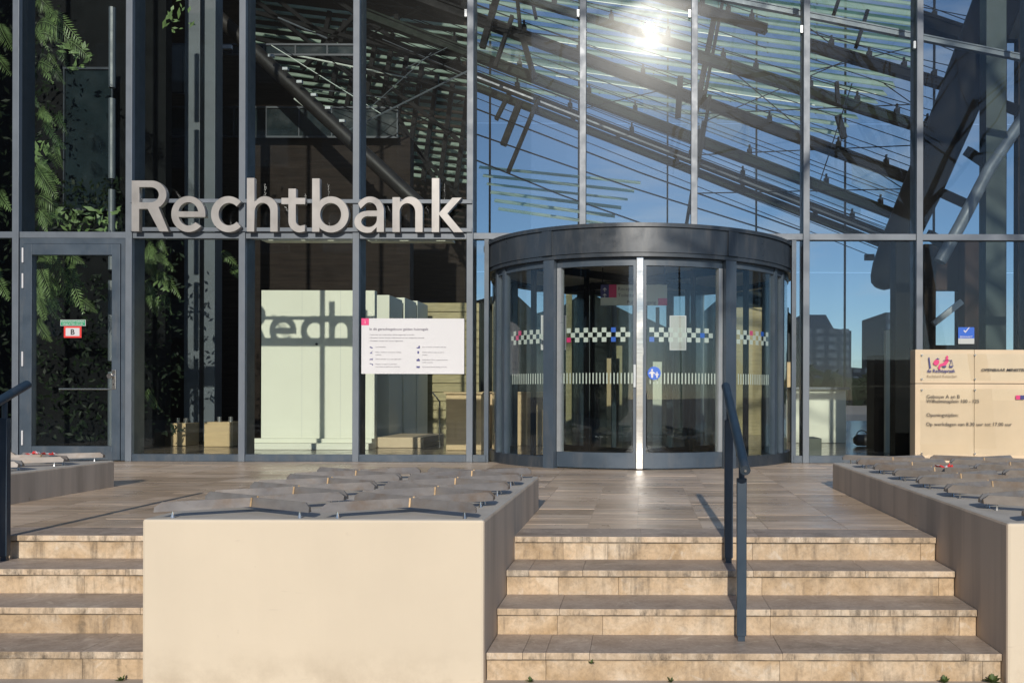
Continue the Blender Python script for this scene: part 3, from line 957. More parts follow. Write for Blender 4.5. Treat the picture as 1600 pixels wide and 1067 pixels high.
obj('card_reader', bx(1.063, 1.105, 11.23, 11.26, 1.52, 1.68), M['alu'], rv)
for deg in (-31.3, 31.3):
    bm = arc_solid(bmesh.new(), CX, CYD, 2.246, 2.268, D_(deg - 1.9), D_(deg + 1.9), ZC, ZT - 0.036, 3)
    obj('drum_joint', bm, M['drum'], rv)
# wings inside
for ang in (45, 135, 225, 315):
    a_ = D_(ang)
    dv = Vector((math.cos(a_), math.sin(a_), 0))
    c0 = Vector((CX, CYD, 0))
    bm = bmesh.new()
    for r in (0.10, 1.05, 1.98):
        beam(bm, c0 + dv * r + Vector((0, 0, TZ + 0.02)), c0 + dv * r + Vector((0, 0, ZC)), 0.05, 0.06, Vector((dv.x, dv.y, 0)))
    for z in (TZ + 0.08, ZC - 0.06):
        beam(bm, c0 + dv * 0.14 + Vector((0, 0, z)), c0 + dv * 1.94 + Vector((0, 0, z)), 0.045, 0.10)
    obj('wing_frame', bm, M['steel_dark'], rv)
    bm = bmesh.new()
    beam(bm, c0 + dv * 0.13 + Vector((0, 0, (TZ + ZC) / 2)), c0 + dv * 1.95 + Vector((0, 0, (TZ + ZC) / 2)), 0.012, ZC - TZ - 0.3)
    obj('wing_pane', bm, M['door_glass'], rv)
# checker band and stripes, film on the curved panes
bm = bmesh.new()
step = D_(1.62)
zc = 2.275
def film(bm, a0, a1, z0, z1, mi):
    arc_solid(bm, CX, CYD, 2.110 if abs(a0 + a1) / 2 < D_(30) else 2.130, 2.1135 if abs(a0 + a1) / 2 < D_(30) else 2.1335, a0, a1, z0, z1, 1, mi)
sq = 0.0595
def zone(a):
    a = abs(math.degrees(a))
    return 2.4 < a < 27.2 or 34.5 < a < 54
for c in range(-33, 34):
    a0 = c * step
    if not (zone(a0) and zone(a0 + step)):
        continue
    for r in range(3):
        if (c + r) % 2 == 0:
            mi = 0
            rr = R.random()
            if rr < 0.05: mi = 1
            elif rr < 0.10: mi = 2
            film(bm, a0, a0 + step, zc + (r - 1.5) * sq, zc + (r - 0.5) * sq, mi)
obj('checker_film', bm, [M['film'], M['blue'], M['magenta']], rv)
bm = bmesh.new()
k = -54.0
while k < 54:
    if zone(D_(k)):
        film(bm, D_(k), D_(k + 0.42), 1.665, 1.80, 0)
    k += 1.22
obj('stripe_film', bm, M['film'], rv)
# round sticker
a_ = D_(4.75)
sp = Vector((CX + 2.166 * math.sin(a_), CYD - 2.166 * math.cos(a_), 1.795))
t = thing('round_sticker', 'round blue sticker with white adult and child on the revolving door', 'sticker', sp)
bm = bmesh.new()
bm2 = tube(bm, [sp, sp + Vector((0, 0.004, 0))], 0.082, 28)
obj('disc', bm, M['blue'], t)
bm = bmesh.new()
for ox, s_ in ((-0.026, 1.0), (0.034, 0.68)):
    fig = [(-0.010, -0.052), (-0.016, 0.0), (-0.040, -0.004), (-0.042, 0.003), (-0.012, 0.026), (0.012, 0.026), (0.042, 0.003), (0.040, -0.004), (0.016, 0.0), (0.012, -0.052)]
    zo = -0.004 if s_ == 1.0 else -0.021
    poly_y(bm, [(sp.x + ox + u * s_, sp.z + zo + v * s_) for u, v in fig], sp.y - 0.003, sp.y - 0.0008)
    poly_y(bm, [(sp.x + ox + u * s_, sp.z + zo + v * s_ + 0.042 * s_) for u, v in arc(0, 0, 0.013, 0.013, 0, 330, 11)], sp.y - 0.003, sp.y - 0.0008)
obj('figures', bm, M['white'], t)
# notice frames on the inner wings / rear side
for px0, px1, dd, lab in ((1046, 1072, 12.05, 'grey notice panel hanging inside the right half of the revolving door'), (845, 884, 11.6, 'narrow grey notice panel inside the left half of the revolving door')):
    p, q = at(px0, 547, dd), at(px1, 493, dd)
    t = thing('notice_panel', lab, 'notice panel', ((p.x + q.x) / 2, dd, p.z))
    obj('panel_face', bx(p.x + 0.016, q.x - 0.016, dd, dd + 0.02, p.z + 0.016, q.z - 0.016), M['grey_panel'], t)
    bm = bx(p.x, p.x + 0.015, dd - 0.006, dd + 0.026, p.z, q.z); box(bm, q.x - 0.015, q.x, dd - 0.006, dd + 0.026, p.z, q.z)
    box(bm, p.x + 0.015, q.x - 0.015, dd - 0.006, dd + 0.026, p.z, p.z + 0.015); box(bm, p.x + 0.015, q.x - 0.015, dd - 0.006, dd + 0.026, q.z - 0.015, q.z)
    obj('panel_rim', bm, M['white'], t)

# ------------------------------------------------------------------ sandstone sign at the right
SD = 10.7
p = at(1430, 737, SD)
t = thing('stone_sign', 'sandstone block sign with court name and opening hours behind right plinth', 'sign', (4.3, SD, TZ))
X0, X1 = p.x, 6.2
zt = CZ + (PY - 545) * SD / F
zj = CZ + (PY - 598) * SD / F
for z0, z1 in ((TZ, zj - 0.004), (zj + 0.004, zt)):
    for xa, xb in ((X0, at(1522.3, 0, SD).x - 0.002), (at(1522.3, 0, SD).x + 0.002, X1)):
        bm = bx(xa, xb, SD, SD + 0.2, z0, z1, bev=0.003)
        for f in bm.faces:
            f.normal_update()
            if abs(f.normal.x) > 0.8: f.material_index = 1
        obj('stone_block', bm, [M['sand'], M['sand_side']], t)
for (a0, b0, a1, b1) in ((1437.5, 551.5, 1700, 593), (1437.5, 606, 1700, 709)):
    q0, q1 = at(a0, b1, SD), at(a1, b0, SD)
    obj('clear_plate', bx(q0.x, q1.x, SD - 0.022, SD - 0.014, q0.z, q1.z), M['clear'], t)
    for px in (1439.5, 1522.3):
        for py in (b0 + 2, b1 - 2):
            c = at(px, py, SD)
            obj('bolt', tube(bmesh.new(), [(c.x, SD - 0.03, c.z), (c.x, SD, c.z)], 0.011, 10), M['stainless'], t, True)
yt = SD - 0.0235
u = SD / F
def st(s_, px, py, h, m, **k):
    c = at(px, py, SD)
    text(s_, h * u, c.x, yt, c.z, M[m], t, **k)
st('Gebouw A en B', 1446.5, 621, 5.6, 'ink')
st('Wilhelminaplein 100 - 125', 1446.5, 628, 5.6, 'ink', sx=0.97)
st('Openingstijden:', 1446.5, 649.5, 5.6, 'ink')
st('Op werkdagen van 8.30 uur tot 17.00 uur', 1446, 663.8, 5.6, 'ink', sx=0.985)
st('de Rechtspraak', 1447.5, 580.5, 5.0, 'navy', sx=0.98, bold=0.0012)
st('Rechtbank Rotterdam', 1447.5, 588.3, 4.0, 'ink_brown', sx=0.92)
st('OPENBAAR MINISTERIE', 1531.5, 578.5, 4.2, 'ink', sx=1.22, shear=0.25, bold=0.001)
for px, mm in ((1586, 'magenta'), (1592.8, 'navy')):
    a0, b0 = at(px, 622.5, SD), at(px + 6.6, 616, SD)
    obj('print_square', bx(a0.x, b0.x, yt - 0.001, yt + 0.001, a0.z, b0.z), M[mm], t)
def emb(pts, mm):
    obj('emblem', poly_y(bmesh.new(), [(at(a_, 0, SD).x, at(0, b_, SD).z) for a_, b_ in pts], yt - 0.001, yt + 0.001), M[mm], t)
emb([(1449.3, 557.5), (1451.2, 557), (1453.4, 572.5), (1454.4, 573.8), (1451, 574.6), (1451, 573)], 'navy')
emb([(1457, 566), (1459, 562), (1463, 560.5), (1466.5, 562.5), (1466, 567), (1463, 570), (1458.5, 569)], 'magenta')
emb([(1460, 561), (1464, 558), (1467.5, 560.3), (1463.5, 560.2)], 'navy')
emb([(1464.5, 572), (1467, 568), (1471, 566.5), (1474.5, 564), (1476.5, 559), (1480.5, 559), (1481.5, 563), (1477, 569.5), (1471, 571), (1468.5, 571), (1468, 576), (1465.5, 576)], 'magenta')
emb(arc(1478.7, 556.8, 2.0, 2.3, 0, 330, 11), 'magenta')
emb([(1473, 561.5), (1486, 561.2), (1486, 562.2), (1473, 562.5)], 'navy')
emb([(1471, 570.5), (1478, 570.5), (1476.5, 573), (1472.5, 573)], 'navy')
emb([(1481.5, 570.5), (1488.5, 570.5), (1487, 573), (1483, 573)], 'navy')
for a_, b_ in ((1485.3, 1482), (1485.3, 1488)):
    emb([(a_, 561), (a_ + 0.7, 561), (b_ + 0.7, 571), (b_, 571)], 'navy')

# ------------------------------------------------------------------ interior: floor, walls
struct(obj('lobby_floor', bx(-14, 18, FY + 0.02, 34, 0.0, TZ - 0.004), M['floor_in']))
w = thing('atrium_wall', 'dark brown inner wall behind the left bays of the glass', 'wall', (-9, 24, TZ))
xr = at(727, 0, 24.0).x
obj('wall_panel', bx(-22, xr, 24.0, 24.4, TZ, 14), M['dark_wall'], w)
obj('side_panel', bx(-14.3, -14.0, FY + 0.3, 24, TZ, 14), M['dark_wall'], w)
obj('sky_block_slab', bx(-22, xr, FY + 0.3, 24.4, 14.0, 14.3), M['black_wall'], w)  # out of view, added to keep sky light off the left bays
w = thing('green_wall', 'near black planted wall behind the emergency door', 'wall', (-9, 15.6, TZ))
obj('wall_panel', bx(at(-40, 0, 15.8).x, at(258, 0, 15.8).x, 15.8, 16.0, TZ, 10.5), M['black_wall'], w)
w = thing('gallery_block', 'dark brown block with glazed galleries high up behind the letters', 'wall', (-6.5, 18, TZ))
obj('wall_panel', bx(at(258, 0, 19.0).x, at(640, 0, 19.0).x, 19.0, 19.3, TZ, at(0, 215, 19.0).z), M['dark_wall'], w)
def gpane(px0, py0, px1, py1, dd, m):
    a0, b0 = at(px0, py1, dd), at(px1, py0, dd)
    o = obj('gallery_glass', bx(a0.x, b0.x, dd, dd + 0.05, a0.z, b0.z), m, w)
    bm = bmesh.new()
    for zz in (a0.z, b0.z):
        box(bm, a0.x - 0.02, b0.x + 0.02, dd - 0.03, dd - 0.001, zz - 0.02, zz + 0.02)
    k = a0.x
    while k <= b0.x + 0.01:
        box(bm, k - 0.012, k + 0.012, dd - 0.028, dd - 0.002, a0.z + 0.021, b0.z - 0.021)
        k += (b0.x - a0.x) / max(1, round((b0.x - a0.x) / 0.7))
    obj('gallery_frame', bm, M['fin'], w)
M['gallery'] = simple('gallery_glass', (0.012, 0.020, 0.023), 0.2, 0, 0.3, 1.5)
gpane(262, 170, 620, 216, 18.8, M['gallery'])
gpane(262, 72, 560, 88, 18.8, M['gallery'])
gpane(262, 72, 286, 148, 18.7, M['grey_col'])
gpane(100, 110, 175, 330, 15.6, M['gallery'])
obj('ceiling_lamp', bx(at(325, 0, 18.6).x, at(360, 0, 18.6).x, 18.6, 18.66, at(0, 78, 18.6).z, at(0, 72, 18.6).z), M['white'], w)

for px0, px1 in ((408, 556), (574, 706)):
    a0, b0 = at(px0, 377.5, 13.0), at(px1, 374.5, 13.0)
    obj('pale_ledge', bx(a0.x, b0.x, 13.0, 13.2, a0.z, b0.z), M['white_wall'], w)
# rear wall seen through the revolving door, its jagged top standing in for mirrored trees
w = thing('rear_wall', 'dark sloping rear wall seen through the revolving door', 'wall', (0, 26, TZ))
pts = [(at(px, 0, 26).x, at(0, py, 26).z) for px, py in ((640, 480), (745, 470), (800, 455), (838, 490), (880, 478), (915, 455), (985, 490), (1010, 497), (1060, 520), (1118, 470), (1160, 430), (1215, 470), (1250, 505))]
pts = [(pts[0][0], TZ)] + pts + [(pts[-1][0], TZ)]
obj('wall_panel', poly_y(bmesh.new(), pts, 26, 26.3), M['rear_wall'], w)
for px0, px1, py0, py1, m_ in ((905, 925, 455, 640, 'grey_col'), (960, 972, 540, 700, 'wood_olive'), (948, 968, 560, 588, 'wood'), (1020, 1034, 565, 600, 'white_wall'), (1090, 1100, 420, 700, 'grey_col'), (1150, 1200, 480, 700, 'wood_olive')):
    a0, b0 = at(px0, py1, 21.0), at(px1, py0, 21.0)
    obj('rear_pier', bx(a0.x, b0.x, 21.0, 21.2, TZ, b0.z), M[m_], w)
for k in range(26):
    px0 = R.uniform(770, 1230)
    wd_ = R.choice([3, 4, 6, 9, 14])
    py0 = R.choice([430, 480, 520, 560, 585, 600])
    dd_ = R.uniform(19, 25)
    a0, b0 = at(px0, 700, dd_), at(px0 + wd_, py0, dd_)
    obj('rear_pier', bx(a0.x, b0.x, dd_, dd_ + 0.12, TZ if R.random() < 0.7 else at(0, py0 + R.uniform(20, 60), dd_).z, b0.z), M[R.choice(['black_wall', 'black_wall', 'steel_dark', 'dark_wall', 'grey_col', 'white_wall', 'wood_olive'])], w)
# shallow planted strip on the right of the revolving door
def thing_box(name, label, cat, px0, py0, px1, py1, dd, dep, m, bottom=None, bev=0.004):
    a0, b0 = at(px0, py1, dd), at(px1, py0, dd)
    t = thing(name, label, cat, ((a0.x + b0.x) / 2, dd + dep / 2, a0.z))
    obj('body', bx(a0.x, b0.x, dd, dd + dep, TZ if bottom is None else bottom, b0.z, bev=bev), m, t)
    return t, a0, b0

# pale security walls behind the house rules board
t, a0, b0 = thing_box('pale_wall', 'pale lacquered partition carrying the shadow of the letters', 'partition', 408, 455, 585, 705, 15.4, 0.14, M['white_wall'])
obj('plinth', bx(a0.x - 0.16, b0.x + 0.02, 15.0, 15.39, TZ, TZ + 0.10), M['white_wall'], t)
obj('plinth', bx(a0.x - 0.10, b0.x, 15.25, 15.395, TZ + 0.101, TZ + 0.17), M['white_wall'], t)
for fx in (0.36, 0.70):
    x = a0.x + (b0.x - a0.x) * fx
    obj('panel_joint', bx(x - 0.002, x + 0.002, 15.398, 15.399, TZ + 0.172, b0.z - 0.005), M['grey_panel'], t)
obj('door_knob', tube(bmesh.new(), [(at(495, 0, 15.4).x, 15.37, at(0, 539, 15.4).z), (at(495, 0, 15.4).x, 15.4, at(0, 539, 15.4).z)], 0.02, 12), M['ink'], t)
for k, (px0, px1, py, dd, wd_) in enumerate(((587, 608, 462, 16.6, 'second'), (612, 632, 466, 17.6, 'third'), (640, 652, 471, 18.6, 'fourth'))):
    thing_box('pale_wall', f'pale lacquered partition, {wd_} in the row behind the house rules board', 'partition', px0, py, px1, 705, dd, 0.9, M['white_wall'])
t, a0, b0 = thing_box('stone_kerb', 'low stone kerb at the foot of the pale partitions', 'kerb', 587, 684, 662, 700, 15.6, 1.6, M['sand_side'])
t, a0, b0 = thing_box('slatted_wall', 'olive wooden slatted wall behind the house rules board', 'wall', 652, 474, 748, 640, 20.0, 0.2, M['wood_olive'])
z = TZ
bm = bmesh.new()
while z < b0.z:
    box(bm, a0.x - 0.01, b0.x + 0.01, 19.96, 19.99, z, z + 0.16)
    z += 0.2
s_ = obj('slat', bm, M['wood_olive'], t); s_['kind'] = 'stuff'
t, a0, b0 = thing_box('reception_counter', 'pale wooden counter left of the revolving door', 'counter', 697, 616, 752, 706, 14.9, 0.9, M['wood'])
obj('counter_top', bx(a0.x - 0.03, b0.x + 0.03, 14.85, 15.85, b0.z, b0.z + 0.03), M['wood'], t)
t, a0, b0 = thing_box('wooden_counter', 'pale wooden counter seen through the left curved pane', 'counter', 756, 615, 862, 700, 16.4, 0.8, M['wood'])
obj('counter_top', bx(a0.x - 0.03, b0.x + 0.03, 16.37, 17.25, b0.z, b0.z + 0.03), M['wood'], t)
t = thing('steel_guide_rail', 'thin steel guide rail bent over beside the wooden counter', 'rail', at(686, 705, 14.7))
obj('tube', tube(bmesh.new(), [at(676, 614, 15.2), at(687, 628, 14.7), at(687, 700, 14.7)], 0.014, 8), M['stainless'], t, True)
obj('cross_bar', tube(bmesh.new(), [at(662, 690, 15.2), at(687, 690, 14.7)], 0.008, 6), M['stainless'], t, True)
# plinths with steel cylinders, left bays
for px0, px1, py0, py1, dd, lab in ((257, 290, 663, 697, 16.0, 'left of two wooden blocks with steel cylinders inside the left bay'), (319, 364, 661, 700, 15.8, 'right of two wooden blocks with steel cylinders inside the left bay')):
    t, a0, b0 = thing_box('wooden_block', lab, 'block', px0, py0, px1, py1, dd, 0.5, M['wood'])
    for fx in (0.35, 0.75):
        x = a0.x + (b0.x - a0.x) * fx
        obj('steel_cylinder', tube(bmesh.new(), [(x, dd + 0.2, b0.z), (x, dd + 0.2, b0.z + 0.09)], 0.04, 12), M['stainless'], t, True)
# grey columns
for px0, px1, dd, ztop, lab in ((287, 311, 16.6, 10.4, 'flat grey pier behind the second bay'), (318, 335, 16.5, 10.4, 'pale rounded column right of the flat grey pier')):
    t = thing('interior_column', lab, 'column', at(px0, 700, dd))
    a0, b0 = at(px0, 0, dd), at(px1, 0, dd)
    obj('shaft', bx(a0.x, b0.x, dd, dd + 0.3, TZ, ztop, bev=0.01), M['grey_col'], t)
    obj('foot_plate', bx(a0.x - 0.03, b0.x + 0.03, dd - 0.04, dd + 0.34, TZ, TZ + 0.05), M['steel_dark'], t)
t = thing('segmented_pole', 'pale pole in segments in front of the planted wall', 'pole', at(174, 690, 13.9))
for k in range(6):
    z0 = 0.62 + k * 1.42
    obj('segment', tube(bmesh.new(), [at(174, 0, 13.9).xy.to_3d() + Vector((0, 0, z0)), at(174, 0, 13.9).xy.to_3d() + Vector((0, 0, z0 + 1.25))], 0.05, 10), M['grey_col'], t, True)

# ------------------------------------------------------------------ ferns and ivy behind the door
def frond(bm, base, tip, sag, n=18, wl=0.16, side=None):
    base, tip = Vector(base), Vector(tip)
    ax = (tip - base)
    side = side or Vector((ax.z, 0, -ax.x)).normalized()
    prev = None
    for k in range(n + 1):
        f = k / n
        c = base + ax * f + Vector((0, -0.10 * math.sin(PI * f), sag * math.sin(PI * f)))
        if prev is not None:
            w_ = 0.004
            a1, a2 = prev + side * w_, prev - side * w_
            b1, b2 = c + side * w_, c - side * w_
            bm.faces.new([bm.verts.new(v) for v in (a1, b1, b2, a2)])
            dirv = (c - prev).normalized()
            L = 1.15 * wl * (0.25 + 1.0 * math.sin(PI * min(1, 0.15 + 0.85 * f))) * R.uniform(0.85, 1.1)
            for s in (-1, 1):
                e = side * s * L * 0.9 + dirv * L * 0.55 + Vector((0, R.uniform(-0.03, 0.01), -0.25 * L))
                th = ax.length / n * 0.30
                m1 = c + e * 0.45 + dirv * th
                m2 = c + e * 0.45 - dirv * th
                bm.faces.new([bm.verts.new(v) for v in (c, m1, c + e, m2)])
        prev = c
    return bm
def fern(label, items, dd):
    t = thing('fern_plant', label, 'fern', at(items[0][0], items[0][1], dd), 'ferns behind the glass')
    for (x0, y0, x1, y1, sag, wl) in items:
        o = obj('frond', frond(bmesh.new(), at(x0, y0, dd + R.uniform(-0.1, 0.2)), at(x1, y1, dd + R.uniform(-0.25, 0.05)), sag, 22, wl), M['leaf'], t)
fern('light green fern hanging behind the top of the emergency door', [(60, 400, 100, 425, 0.05, .10), (75, 395, 118, 478, 0.12, .12), (58, 430, 72, 500, 0.05, .11), (100, 400, 135, 418, 0.06, .08), (62, 405, 84, 470, 0.1, .11), (110, 410, 130, 490, 0.1, .10), (125, 470, 152, 490, 0.05, .07), (60, 500, 80, 535, .05, .09)], 13.25)
fern('fern with broad fronds in the upper left bay above the door', [(56, 40, 110, 68, .1, .12), (70, 20, 130, 75, .1, .10), (56, 60, 92, 66, .05, .09), (58, 105, 84, 112, .05, .09), (56, 260, 88, 310, .06, .13), (58, 310, 92, 330, .06, .12), (60, 270, 75, 262, .05, .09), (56, 0, 80, 20, .05, .12), (100, 70, 140, 95, .08, .09), (58, 180, 85, 195, .05, .07), (60, 330, 80, 352, .05, .10)], 13.2)
fern('fern hanging at the left edge of the second bay', [(232, 385, 246, 440, .05, .10), (240, 390, 232, 430, .05, .09), (250, 420, 262, 455, .06, .08), (238, 450, 246, 495, .05, .07), (230, 610, 250, 640, .05, .06)], 13.3)
fern('small fern sprig near the second mullion', [(345, 395, 372, 420, .05, .07), (360, 420, 382, 440, .05, .06), (252, 375, 262, 400, .03, .05)], 13.6)
fern('fern at the very left edge of the glass', [(0, 40, 18, 80, .05, .12), (-6, 90, 16, 120, .05, .1), (0, 300, 16, 330, .05, .1), (-5, 420, 14, 470, .05, .1)], 13.3)
t = thing('climbing_fern', 'fine pale fern curtain along the left edge behind the upper pane and door', 'fern', at(60, 200, 13.3), 'ferns behind the glass')
for k in range(46):
    if k < 24:
        x, y = 54 + abs(R.gauss(0, 20)), R.uniform(0, 350)
    elif k < 38:
        x, y = 54 + abs(R.gauss(0, 26)), R.uniform(385, 470)
    else:
        x, y = 226 + abs(R.gauss(0, 14)), R.uniform(375, 470)
    dx_, dy_ = R.uniform(4, 34), R.uniform(14, 48)
    obj('frond', frond(bmesh.new(), at(x, y, 13.5 + R.uniform(-0.1, 0.5)), at(x + dx_, y + dy_, 13.4 + R.uniform(-0.2, 0.3)), R.uniform(0.02, 0.1), 22, R.uniform(0.045, 0.085)), M['leaf' if R.random() < 0.45 else 'leaf_mid'], t)
def leaves(name, regions, dd, m, size):
    bm = bmesh.new()
    for (x0, y0, x1, y1, n) in regions:
        for _ in range(n):
            u_ = abs(R.gauss(0, 0.5))
            c = at(x0 + (x1 - x0) * R.random(), y0 + (y1 - y0) * R.random(), dd + R.uniform(-0.5, 0.7))
            a_ = R.uniform(0, 2 * PI)
            s = size * R.uniform(0.5, 1.3)
            d1 = Vector((math.cos(a_), R.uniform(-.6, .6), math.sin(a_))) * s
            d2 = Vector((-math.sin(a_), R.uniform(-.6, .6), math.cos(a_))) * s * 0.38
            bm.faces.new([bm.verts.new(v) for v in (c - d1, c + d2, c + d1, c - d2)])
    o = obj(name, bm, m)
    o['kind'] = 'stuff'
    o['label'] = 'dense dark leaves of the planted wall behind the glass'
    return o
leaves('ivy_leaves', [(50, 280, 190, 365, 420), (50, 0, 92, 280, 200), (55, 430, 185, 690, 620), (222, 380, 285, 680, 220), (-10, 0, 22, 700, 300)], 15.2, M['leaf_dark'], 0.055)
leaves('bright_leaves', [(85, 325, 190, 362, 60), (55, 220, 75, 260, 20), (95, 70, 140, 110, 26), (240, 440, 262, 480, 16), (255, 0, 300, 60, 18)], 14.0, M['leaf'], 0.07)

# ------------------------------------------------------------------ atrium roof steelwork
def girder(label, p0, p1, d0, d1, th, m, nclamp=0, name='roof_beam'):
    t = thing(name, label, 'beam', at(*p0, d0), 'beams of the atrium roof')
    a0, b0 = at(*p0, d0), at(*p1, d1)
    h = th * (d0 + d1) / 2 / F
    bm = bmesh.new()
    h *= 1.1
    up = Vector((0, 0, 1))
    beam(bm, a0 + up * h * 0.39, b0 + up * h * 0.39, h * 0.9, h * 0.2)
    beam(bm, a0 - up * h * 0.39, b0 - up * h * 0.39, h * 0.9, h * 0.2)
    beam(bm, a0, b0, h * 0.6, h * 0.6)
    obj('girder', bm, m, t)
    if nclamp:
        for o0, o1 in ((0.20, 0.16), (0.13, 0.34), (-0.16, -0.30)):
            za, zb = up * (h * (0.5 if o0 > 0 else -0.5) + o0), up * (h * (0.5 if o0 > 0 else -0.5) + o1)
            obj('stay_rod', tube(bmesh.new(), [a0 + za, b0 + zb], 0.010, 5), M['steel_dark'], t)
    for k in range(nclamp):
        f = (k + 0.5 + R.uniform(-0.2, 0.2)) / nclamp
        c = a0.lerp(b0, f)
        bm = bx(c.x - 0.05, c.x + 0.05, c.y - 0.06, c.y + 0.06, c.z + h * 0.5, c.z + h * 0.5 + 0.12)
        box(bm, c.x - 0.02, c.x + 0.02, c.y - 0.03, c.y + 0.03, c.z + h * 0.5 + 0.12, c.z + h * 0.5 + 0.22)
        obj('clamp', bm, M['steel_dark'], t)
    return t
girder('pale roof bar at the upper right corner, shallowest of all', (1070, -14), (1640, 98), 13.1, 13.1, 9, M['mullion'])
girder('short dark roof beam below the pale bar at upper right', (1262, 70), (1490, 136), 18, 19, 14, M['steel_dark'], 4)
girder('stub of roof beam at the very top right under the pale bar', (1434, 32), (1545, 68), 18, 19, 22, M['steel_dark'], 2)
girder('dark roof beam ending high on the leaning strut', (1083, 86), (1490, 214), 18, 19, 14, M['steel_green'], 6)
girder('topmost of the long roof beams above the revolving door', (560, -36), (1442, 286), 18.5, 19.5, 15, M['steel_dark'], 9)
girder('second of the long roof beams above the revolving door', (560, 20), (1412, 340), 19, 20, 14, M['steel_green'], 9)
girder('third of the long roof beams above the revolving door', (560, 50), (1392, 370), 19.5, 20.5, 11, M['steel_dark'], 9)
girder('lowest of the long roof beams, dark green, above the revolving door', (735, 134), (1392, 386), 19.8, 20.8, 10, M['steel_green'], 7)
girder('pale edge bar along the lowest long roof beam', (735, 118), (1385, 369), 19.0, 20.0, 2.5, M['mullion'])
girder('dark roof beam crossing the top of the frame', (1000, -14), (1196, 46), 18, 18.6, 13, M['steel_dark'], 5)
girder('dark beam leaving the top edge near the sun glint', (735, -24), (1083, 76), 18, 18.6, 10, M['steel_green'], 4)
for (p0, p1, lab) in (((735, 168), (1258, 362), 'upper'), ((735, 208), (1240, 372), 'middle'), ((740, 250), (1010, 352), 'lower')):
    t = thing('tension_cable', f'{lab} of three thin black cables below the roof beams', 'cable', at(*p0, 17.5))
    obj('strand', tube(bmesh.new(), [at(*p0, 17.5), at((p0[0] + p1[0]) / 2, (p0[1] + p1[1]) / 2 + 4, 17.8), at(*p1, 18)], 0.016, 6), M['steel_dark'], t)
for k, (p0, p1) in enumerate((((1090, 178), (1434, 162)), ((1090, 242), (1434, 226)), ((1090, 302), (1434, 294)))):
    t = thing('guy_wire', f'nearly level guy wire between beams, {ORD[k]} from the top', 'cable', at(*p0, 17.8))
    obj('strand', tube(bmesh.new(), [at(*p0, 17.8), at(*p1, 18.2)], 0.012, 6), M['steel_dark'], t)
ribs = [((776, -8), (752, 76)), ((799, 26), (772, 106)), ((806, -8), (812, 52)), ((812, 50), (834, 124)), ((828, -8), (836, 30)), ((790, 156), (774, 188)), ((812, 158), (785, 228)), ((839, 158), (793, 270)),
        ((1129, -6), (1100, 150)), ((1116, 20), (1086, 176)), ((1108, 150), (1078, 334)), ((1098, 190), (1072, 350)), ((1062, 120), (1058, 184)), ((1354, 16), (1336, 74)), ((1306, 128), (1308, 162)), ((1308, 180), (1318, 216)), ((1310, -4), (1300, 26))]
RN = ['first', 'second', 'third', 'fourth', 'fifth', 'sixth', 'seventh', 'eighth', 'ninth']
for k, (p0, p1) in enumerate(ribs):
    side = 'left of' if p0[0] < 900 else 'right of'
    t = thing('roof_rib', f'steep dark roof rib {side} the sun glint, {RN[k if k < 8 else k - 8]} of its cluster', 'rib', at(*p1, 18.4), 'steep ribs of the atrium roof')
    obj('bar', beam(bmesh.new(), at(*p0, 18.4), at(*p1, 18.4), 0.12, 0.07 + 0.05 * (k % 3 == 0), Vector((1, 0, 0))), M['steel_dark'], t)

# glass louvres of the roof
lv = thing('louvre_roof', 'sloping roof of pale green glass louvres above the entrance', 'roof', at(1000, 100, 20))
def louvre(p0, p1, d0, d1, w_, tilt=0.6):
    a0, b0 = at(*p0, d0), at(*p1, d1)
    wv = Vector((0, math.cos(tilt), math.sin(tilt))) * w_
    th = Vector((0, -math.sin(tilt), math.cos(tilt))) * 0.012
    bm = bmesh.new()
    vs = [bm.verts.new(v) for v in (a0 - wv - th, b0 - wv - th, b0 + wv - th, a0 + wv - th, a0 - wv + th, b0 - wv + th, b0 + wv + th, a0 + wv + th)]
    for q in ((3, 2, 1, 0), (4, 5, 6, 7), (0, 1, 5, 4), (1, 2, 6, 5), (2, 3, 7, 6), (3, 0, 4, 7)):
        bm.faces.new([vs[k] for k in q])
    if w_ > 0.1 and R.random() < 0.55:
        f0, f1 = sorted((R.random() * 0.6, 0.4 + R.random() * 0.6))
        q0, q1 = a0.lerp(b0, f0) - wv * 1.03, a0.lerp(b0, f1) - wv * 1.03
        beam(bm, q0, q1, 0.02, 0.018, mi=1)
    if w_ > 0.15:
        for q in range(1, 9):
            c = a0.lerp(b0, q / 9)
            beam(bm, c - wv - th * 2.2, c + wv - th * 2.2, 0.03, 0.008, Vector((0, -1, 0)), mi=2)
    obj('louvre', bm, [M['slat'], M['slat_edge'], M['steel_dark']], lv)
for k in range(19):
    y0 = -130 + k * 14.5
    xr_ = min(1425, 1425 - max(0, y0 + 90 - 105) * 1.0)
    louvre((742, y0 + R.uniform(-3, 3)), (xr_, y0 + (xr_ - 742) * 0.135), 21.5, 21.5, R.choice([0.09, 0.13, 0.17, 0.24]), R.uniform(0.55, 0.85))
for k in range(6):
    y0 = 262 + k * 13
    louvre((748 + 6 * k, y0), (1000 - 10 * k, y0 + 24), 23, 23, R.uniform(0.04, 0.095))
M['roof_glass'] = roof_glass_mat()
rg = thing('roof_glazing', 'pale glass panels between the long roof beams', 'glazing', at(1100, 200, 19.2))
lines = [(0.365, -36, 560), (0.3756, 20, 560), (0.3846, 50, 560)]
def ly(n, x):
    return [-36 + 0.365 * (x - 560), 20 + 0.3756 * (x - 560), 50 + 0.3846 * (x - 560)][n]
